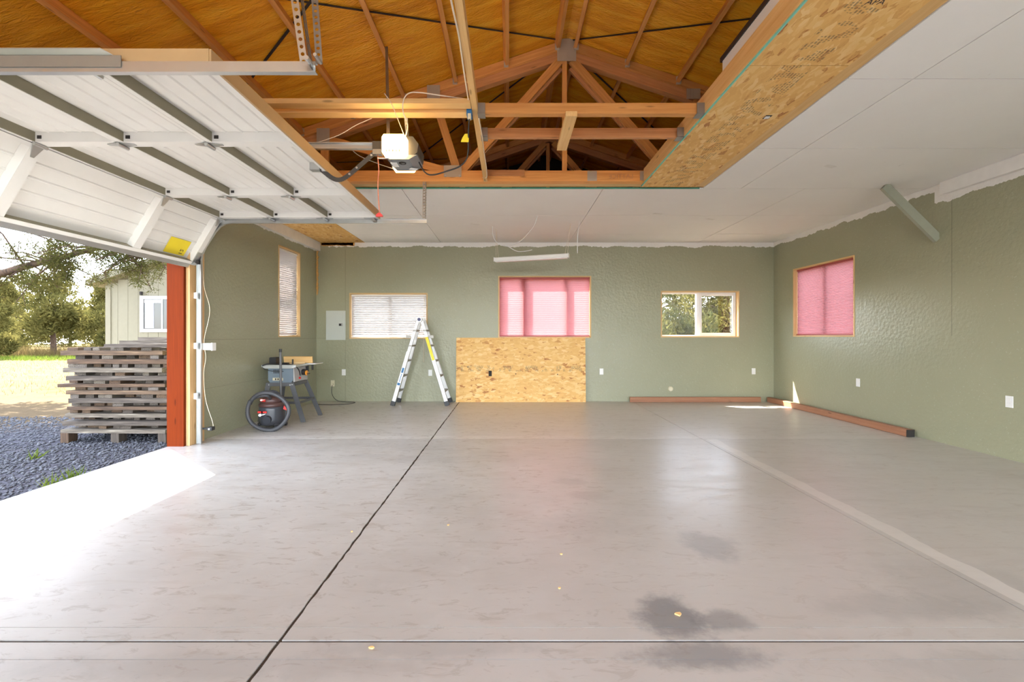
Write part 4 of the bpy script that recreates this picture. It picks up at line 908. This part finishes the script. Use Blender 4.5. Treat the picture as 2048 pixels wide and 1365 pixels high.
while z < 1.07:
    th = pr.uniform(.038, .058)
    ox = pr.uniform(-.06, .06) + (.06 if .2 < z < .6 else -.03 if z < .2 else 0); 
    for k in range(6):          # layer along x
        y = PY0 + .05 + (PY1-PY0-.1)*k/5 + pr.uniform(-.02, .02); e = pr.uniform(-.06, .06)
        plank((PX0+ox+e, y, z+th/2), (PX1+ox+e*.6+pr.uniform(-.04, .06), y+pr.uniform(-.015, .015), z+th/2+pr.uniform(-.004, .004)), pr.uniform(.09, .15), th, 'long weathered front plank of the %s lengthwise layer of the lumber pile outside' % ORD[L] if k == 0 else 'weathered plank, row %s back in the %s lengthwise layer of the lumber pile' % (('one', 'two', 'three', 'four', 'five')[k-1], ORD[L]))
    z += th+.002; t2 = pr.uniform(.036, .046)
    n = pr.choice((7, 8, 9)); x = PX0 + ox + .02; q_ = 0
    while x < PX1+.05:          # layer along y, ends towards the garage
        wd = pr.uniform(.07, .15)
        yy = pr.uniform(.03, .17)
        plank((x+wd/2, PY0-.02+yy, z+t2/2), (x+wd/2, PY1+pr.uniform(-.05, .08), z+t2/2), wd, t2, 'weathered plank end, %s from the left in the %s crosswise layer of the lumber pile' % (('first', *ORD[1:])[q_], ORD[L])); q_ += 1
        x += wd + pr.uniform(.01, .09)
    z += t2+.002; L += 1
for k in range(9):
    y = PY0 + .06 + .115*k; x0 = -5.0 + pr.uniform(-.15, .5)
    plank((x0, y, z+.022+.042*(k % 3)), (-4.1+pr.uniform(-.1, .2), y+pr.uniform(-.1, .2), z+.022+.042*(k % 3)+pr.uniform(0, .012)), pr.uniform(.08, .14), .04, 'loose weathered plank on top of the lumber pile, %s counting from the garage side' % ('first', 'second', 'third', 'fourth', 'fifth', 'sixth', 'seventh', 'eighth', 'ninth')[k])
# ------------------------------------------------------------------ neighbouring shed
HY = 13.5
hs = empty('tan_shed', (-8.5, HY, GZ), 'tan board sided shed with white framed window beyond the plank pile', 'building')
x = -11.9
while x < -5.0:
    hgt = 2.75 + .34*max(0, min(x+12.1, 3.6)) ; box('siding_board', x+.004, x+.296, HY, HY+.03, GZ, hgt, M['siding'], hs); x += .30
box('siding_back', -11.9, -5.0, HY+.025, HY+.05, GZ, 2.75, M['siding'], hs); box('side_wall', -11.92, -11.88, HY, HY+6, GZ, 2.72, M['siding'], hs); box('corner_trim', -11.95, -11.80, HY-.025, HY, GZ, 2.76, M['siding'], hs)
MB().add([(-12.25, HY-.35, 2.70), (-8.3, HY-.35, 4.05), (-8.3, HY+6, 4.05), (-12.25, HY+6, 2.70), (-12.25, HY-.35, 2.86), (-8.3, HY-.35, 4.21), (-8.3, HY+6, 4.21), (-12.25, HY+6, 2.86)], CUBE_Q).build('roof', M['siding'], hs)
wx0, wx1, wz0, wz1 = -10.92, -9.35, 1.36, 2.43
for q in ((wx0, wx0+.09, wz0, wz1), (wx1-.09, wx1, wz0, wz1), (wx0, wx1, wz1-.09, wz1), (wx0, wx1, wz0, wz0+.09)): box('window_trim', q[0], q[1], HY-.04, HY-.001, q[2], q[3], M['trimwhite'], hs)
box('window_pane', wx0+.09, wx1-.09, HY-.012, HY-.002, wz0+.09, wz1-.09, M['dglass'], hs); box('window_mullion', -10.29, -10.25, HY-.03, HY-.012, wz0+.09, wz1-.09, M['panel_grey'], hs)
box('curtain', -10.78, -10.52, HY-.018, HY-.012, wz0+.12, wz1-.12, M['curtain'], hs); box('curtain', -10.8, -10.3, HY-.02, HY-.013, wz1-.2, wz1-.11, M['trimwhite'], hs); box('wall_lamp', -10.90, -10.86, HY-.08, HY, 2.46, 2.56, M['dark'], hs)

# ------------------------------------------------------------------ vegetation
def blades(name, pts, dirs, size, wd, mat, parent=None, droop=None):
    """a cloud of small pointed blades: one triangle pair per point"""
    n = len(pts); up = rng.normal(size=(n, 3)); side = np.cross(dirs, up); side /= np.linalg.norm(side, axis=1)[:, None] + 1e-9
    s = size*rng.uniform(.6, 1.3, n)[:, None]
    a = pts - side*wd*s; b = pts + side*wd*s; c = pts + dirs*s
    V = np.stack([a, b, c], 1).reshape(-1, 3).astype(np.float32)
    me = bpy.data.meshes.new(name); me.vertices.add(3*n); me.loops.add(3*n); me.polygons.add(n)
    ctr = V.mean(0); me.vertices.foreach_set('co', (V-ctr).ravel()); me.loops.foreach_set('vertex_index', np.arange(3*n, dtype=np.int32))
    me.polygons.foreach_set('loop_start', np.arange(0, 3*n, 3, dtype=np.int32)); me.polygons.foreach_set('loop_total', np.full(n, 3, dtype=np.int32))
    me.update(); me.validate(); me.materials.append(mat)
    o = bpy.data.objects.new(name, me); C.objects.link(o); o.location = ctr; attach(o, parent); return o
def unit(v): return v/(np.linalg.norm(v, axis=1)[:, None]+1e-9)
def juniper(x, y, h, r, label, n=7000, size=.13, mat='juniper', clear=0.0, group='junipers beyond the yard', taper=.8):
    t = empty('juniper_tree', (x, y, GZ), label, 'tree', group)
    mb = MB(); trunk = curve_pts([(x, y, GZ-.1), (x+random.uniform(-.1, .1), y, GZ+h*.35), (x+random.uniform(-.2, .2), y, GZ+h*.9)], 5)
    mb.tube(trunk, list(np.linspace(.055*h**.5+.06, .02, len(trunk))), 7)
    cl = []
    for k in range(34):
        q = random.uniform(.02, 1); zz = GZ + h*(clear + (1-clear)*q); rr = r*(1-q*taper)*random.uniform(.35, 1)*(.55 + .45*min(1, q*4)); a = random.uniform(0, 6.283)
        c = np.array([x+rr*math.cos(a), y+rr*math.sin(a), zz+.1]); cl.append((c, r*random.uniform(.2, .36)*(1.1-q*.45)))
        if k < 16: mb.tube([(x, y, max(GZ+.2, zz-.35*rr)), tuple(c)], [.035, .012], 5)
    mb.build('trunk', M['bark'], t, True)
    w_ = np.array([c[1]**2 for c in cl]); idx = rng.choice(len(cl), n, p=w_/w_.sum())
    ce_ = np.array([c[0] for c in cl])[idx]; rad = np.array([c[1] for c in cl])[idx]
    d = unit(rng.normal(size=(n, 3))*np.array([1, 1, 1.1])); rr = rad*rng.uniform(.25, 1, n)**.5
    pts = ce_ + d*rr[:, None]; dirs = unit(d + np.array([0, 0, .7]) + rng.normal(size=(n, 3))*.4)
    blades('foliage', pts, dirs, size, .28, M[mat], t); return t
# yard on the left, seen through the garage door
spots = [(-29.5, 29.5, 6.3, 2.3, 'juniper with bare lower trunk, standing left of the tan shed', .22), (-30.2, 26.6, 5.0, 1.7, 'bushy juniper with leaning stem, at the left frame edge beside the bare trunked juniper', .10),
         (-27.2, 31, 5.6, 2.0, 'rounded juniper close beside the corner of the tan shed', .05), (-38, 33, 5.2, 2.4, 'pale low juniper at the far left of the yard', .02),
         (-33, 38, 6.5, 2.4, 'tall thin juniper behind the bare trunked juniper', .05), (-26.5, 42, 7.0, 2.8, 'far juniper rising behind the corner of the tan shed', .0), (-45, 42, 7.2, 3.0, 'far juniper behind the low juniper at the frame edge', .0), (-52, 31, 5.6, 2.6, 'juniper far out to the left of the yard, nearer of two', .0), (-60, 38, 6.4, 3.0, 'juniper far out to the left of the yard, farther of two', .0)]
for (x, y, h, r, lab, cl) in spots: juniper(x, y, h, r, lab, 13000, .17, clear=cl)
k = 0
for (x, y, h, r) in ((-62, 55, 8, 4.5), (-54, 56, 7, 4.2), (-47, 57, 8, 4.2), (-41, 54, 7, 4), (-35, 57, 8, 4.2), (-29, 55, 7.5, 4)):
    juniper(x, y, h, r, 'hazy distant juniper number %s from the left in the far tree line' % ('one', 'two', 'three', 'four', 'five', 'six')[k], 8000, .30, group='far tree line'); k += 1
# trees behind the garage, seen through the clear window
wt = [(4.3, 14.2, 3.3, 2.0, 'dark juniper filling the left pane of the clear back window'), (7.3, 15.0, 3.4, 2.0, 'sunlit juniper filling the right pane of the clear back window'), (6.5, 19.5, 4.0, 2.2, 'taller juniper behind the two at the clear back window'),
      (11.2, 20, 4.0, 2.2, 'juniper at the right behind the clear back window'), (1.7, 20, 4.0, 2.2, 'juniper at the left behind the clear back window')]
for (x, y, h, r, lab) in wt: juniper(x, y, h, r, lab, 15000, .13, 'pine' if x < 5 else 'juniper', group='junipers behind the garage', taper=.35)
# big pine whose low limb hangs into view and whose crown shades the gravel
pt = empty('pine_tree', (-11.2, 9.4, GZ), 'large pine with a low reaching limb over the yard, trunk outside the frame', 'tree')
mb = MB(); mb.tube(curve_pts([(-11.2, 9.4, GZ-.1), (-11.3, 9.5, 2.5), (-11.1, 9.6, 6), (-11.2, 9.5, 10)], 6), list(np.linspace(.32, .08, 19)), 10)
limbs = []
lm = [(-11.2, 9.4, 2.3), (-9.9, 9.2, 2.62), (-8.9, 9.1, 2.83), (-8.1, 9.0, 2.98), (-7.3, 8.9, 2.92), (-6.7, 8.8, 2.72)]
lp = curve_pts(lm, 8); mb.tube(lp, list(np.linspace(.085, .02, len(lp))), 8)
tw = []
trng = random.Random(11)
for k in range(64):
    b = lp[trng.randrange(4, len(lp))]; a = Vector((trng.uniform(-.9, .9), trng.uniform(-1.1, .7), trng.uniform(-.75, .85))); a = a.normalized()*trng.uniform(.45, 1.15)
    mid = b + a*.55 + Vector((0, 0, .05)); e = b + a + Vector((0, 0, -.08)); tw.append((b, mid, e)); mb.tube([b, mid, e], [.02, .014, .006], 5)
    for j in range(3):
        q = mid.lerp(e, trng.random()); f = q + Vector((trng.uniform(-.35, .35), trng.uniform(-.35, .35), trng.uniform(-.3, .25))); mb.tube([q, f], [.008, .004], 4); tw.append((q, q.lerp(f, .5), f))
crown = []
for k in range(230):   # upper crown
    zz = trng.uniform(4.7, 10.8); R_ = 4.4*(1-(zz-4.4)/9); a = trng.uniform(0, 6.283); rr = R_*math.sqrt(trng.random())
    p = np.array([-10.2+rr*math.cos(a)*1.05, 8.5+rr*math.sin(a), zz]); crown.append((p, trng.uniform(.35, .75)))
    if k % 4 == 0: mb.tube([(-11.15, 9.5, zz-.3), tuple(p)], [.05, .012], 5)
mb.build('trunk', M['bark'], pt, True)
E = []
for (b, m_, e) in tw:
    for s in range(3 if (e-b).length > .4 else 2):
        E.append(np.array(m_.lerp(e, trng.uniform(.1, 1.05))))
E = np.array(E); n = 30000; idx = rng.integers(0, len(E), n); d = unit(rng.normal(size=(n, 3)))
blades('low_foliage', E[idx] + d*(.15*rng.uniform(.1, 1, n))[:, None], unit(d+rng.normal(size=(n, 3))*.5), .06, .12, M['pine'], pt)
cc = np.array([c[0] for c in crown]); cr = np.array([c[1] for c in crown]); n = 52000; idx = rng.integers(0, len(cc), n); d = unit(rng.normal(size=(n, 3)))
pts = cc[idx] + d*(cr[idx]*rng.uniform(.2, 1, n)**.5)[:, None]
sx_ = pts[:, 0] + .55*pts[:, 2]; sy_ = pts[:, 1] - .475*pts[:, 2]
pts = pts[sx_ < -3.72 + .12*np.sin(sy_*7) + .35*((sy_ > 2.9) & (sy_ < 3.5))]
dd = unit(rng.normal(size=(len(pts), 3))); blades('crown_foliage', pts, dd, .16, .30, M['pine'], pt)
# grass
def tufts(name, label, n, xr, yr, size, mat, wd=.05):
    pts = np.stack([rng.uniform(*xr, n), rng.uniform(*yr, n), np.full(n, GZ-.005)], 1); pts[:, :2] += 0
    d = unit(np.stack([rng.normal(size=n)*.35, rng.normal(size=n)*.35, np.ones(n)], 1)); o = blades(name, pts, d, size, wd, mat); tag(o, label, 'grass', kind='stuff'); return o
tufts('dry_grass', 'short dry yellow grass over the far yard', 26000, (-48, -9), (10, 36), .10, M['dry'])
tufts('tall_dry_grass', 'tall pale dry grass at the feet of the junipers', 9000, (-44, -22), (27, 33), .65, M['dry'], .02)
tufts('green_grass', 'green grass strip in front of the junipers', 7000, (-40, -20), (24, 28), .22, M['blade'])
tufts('back_dry_grass', 'dry grass behind the garage', 5000, (-2, 14), (10.5, 20), .18, M['dry'])
for i, (x, y, lab) in enumerate(((-3.98, 3.95, 'green grass tuft at the slab edge, nearer the viewer'), (-4.02, 4.2, 'green grass tuft at the slab edge, farther from the viewer'), (-5.1, 4.9, 'small green tuft alone on the gravel'))):
    n = 26; pts = np.stack([x+rng.normal(size=n)*.03, y+rng.normal(size=n)*.04, np.full(n, GZ)], 1); d = unit(np.stack([rng.normal(size=n)*.5, rng.normal(size=n)*.5, np.ones(n)], 1))
    tag(blades('grass_tuft', pts, d, .12, .05, M['blade']), lab, 'grass')
# gravel chips near the slab
n = 16000; gx = rng.uniform(-9.5, -3.9, n); gy = rng.uniform(2.4, 7.4, n); s = rng.uniform(.010, .026, n)
oct_ = np.array([(1,0,0),(-1,0,0),(0,1,0),(0,-1,0),(0,0,1),(0,0,-1)], float); tri = np.array([(0,2,4),(2,1,4),(1,3,4),(3,0,4),(2,0,5),(1,2,5),(3,1,5),(0,3,5)])
sh = oct_[None]*s[:, None, None]*rng.uniform(.5, 1.3, (n, 1, 3)); an = rng.uniform(0, 6.283, n); ca, sa = np.cos(an)[:, None], np.sin(an)[:, None]
vx_ = sh[:, :, 0]*ca - sh[:, :, 1]*sa + gx[:, None]; vy_ = sh[:, :, 0]*sa + sh[:, :, 1]*ca + gy[:, None]; vz_ = sh[:, :, 2]*.7 + GZ + .004
V = np.stack([vx_, vy_, vz_], 2).reshape(-1, 3); T = (tri[None] + (np.arange(n)*6)[:, None, None]).reshape(-1, 3)
me = bpy.data.meshes.new('gravel'); me.vertices.add(len(V)); me.vertices.foreach_set('co', V.astype(np.float32).ravel()); me.loops.add(T.size); me.loops.foreach_set('vertex_index', T.astype(np.int32).ravel())
me.polygons.add(len(T)); me.polygons.foreach_set('loop_start', np.arange(0, T.size, 3, dtype=np.int32)); me.polygons.foreach_set('loop_total', np.full(len(T), 3, dtype=np.int32)); me.update(); me.materials.append(M['gravel'])
go = bpy.data.objects.new('gravel', me); C.objects.link(go); tag(go, 'blue grey crushed gravel beside the slab', 'gravel', kind='stuff')
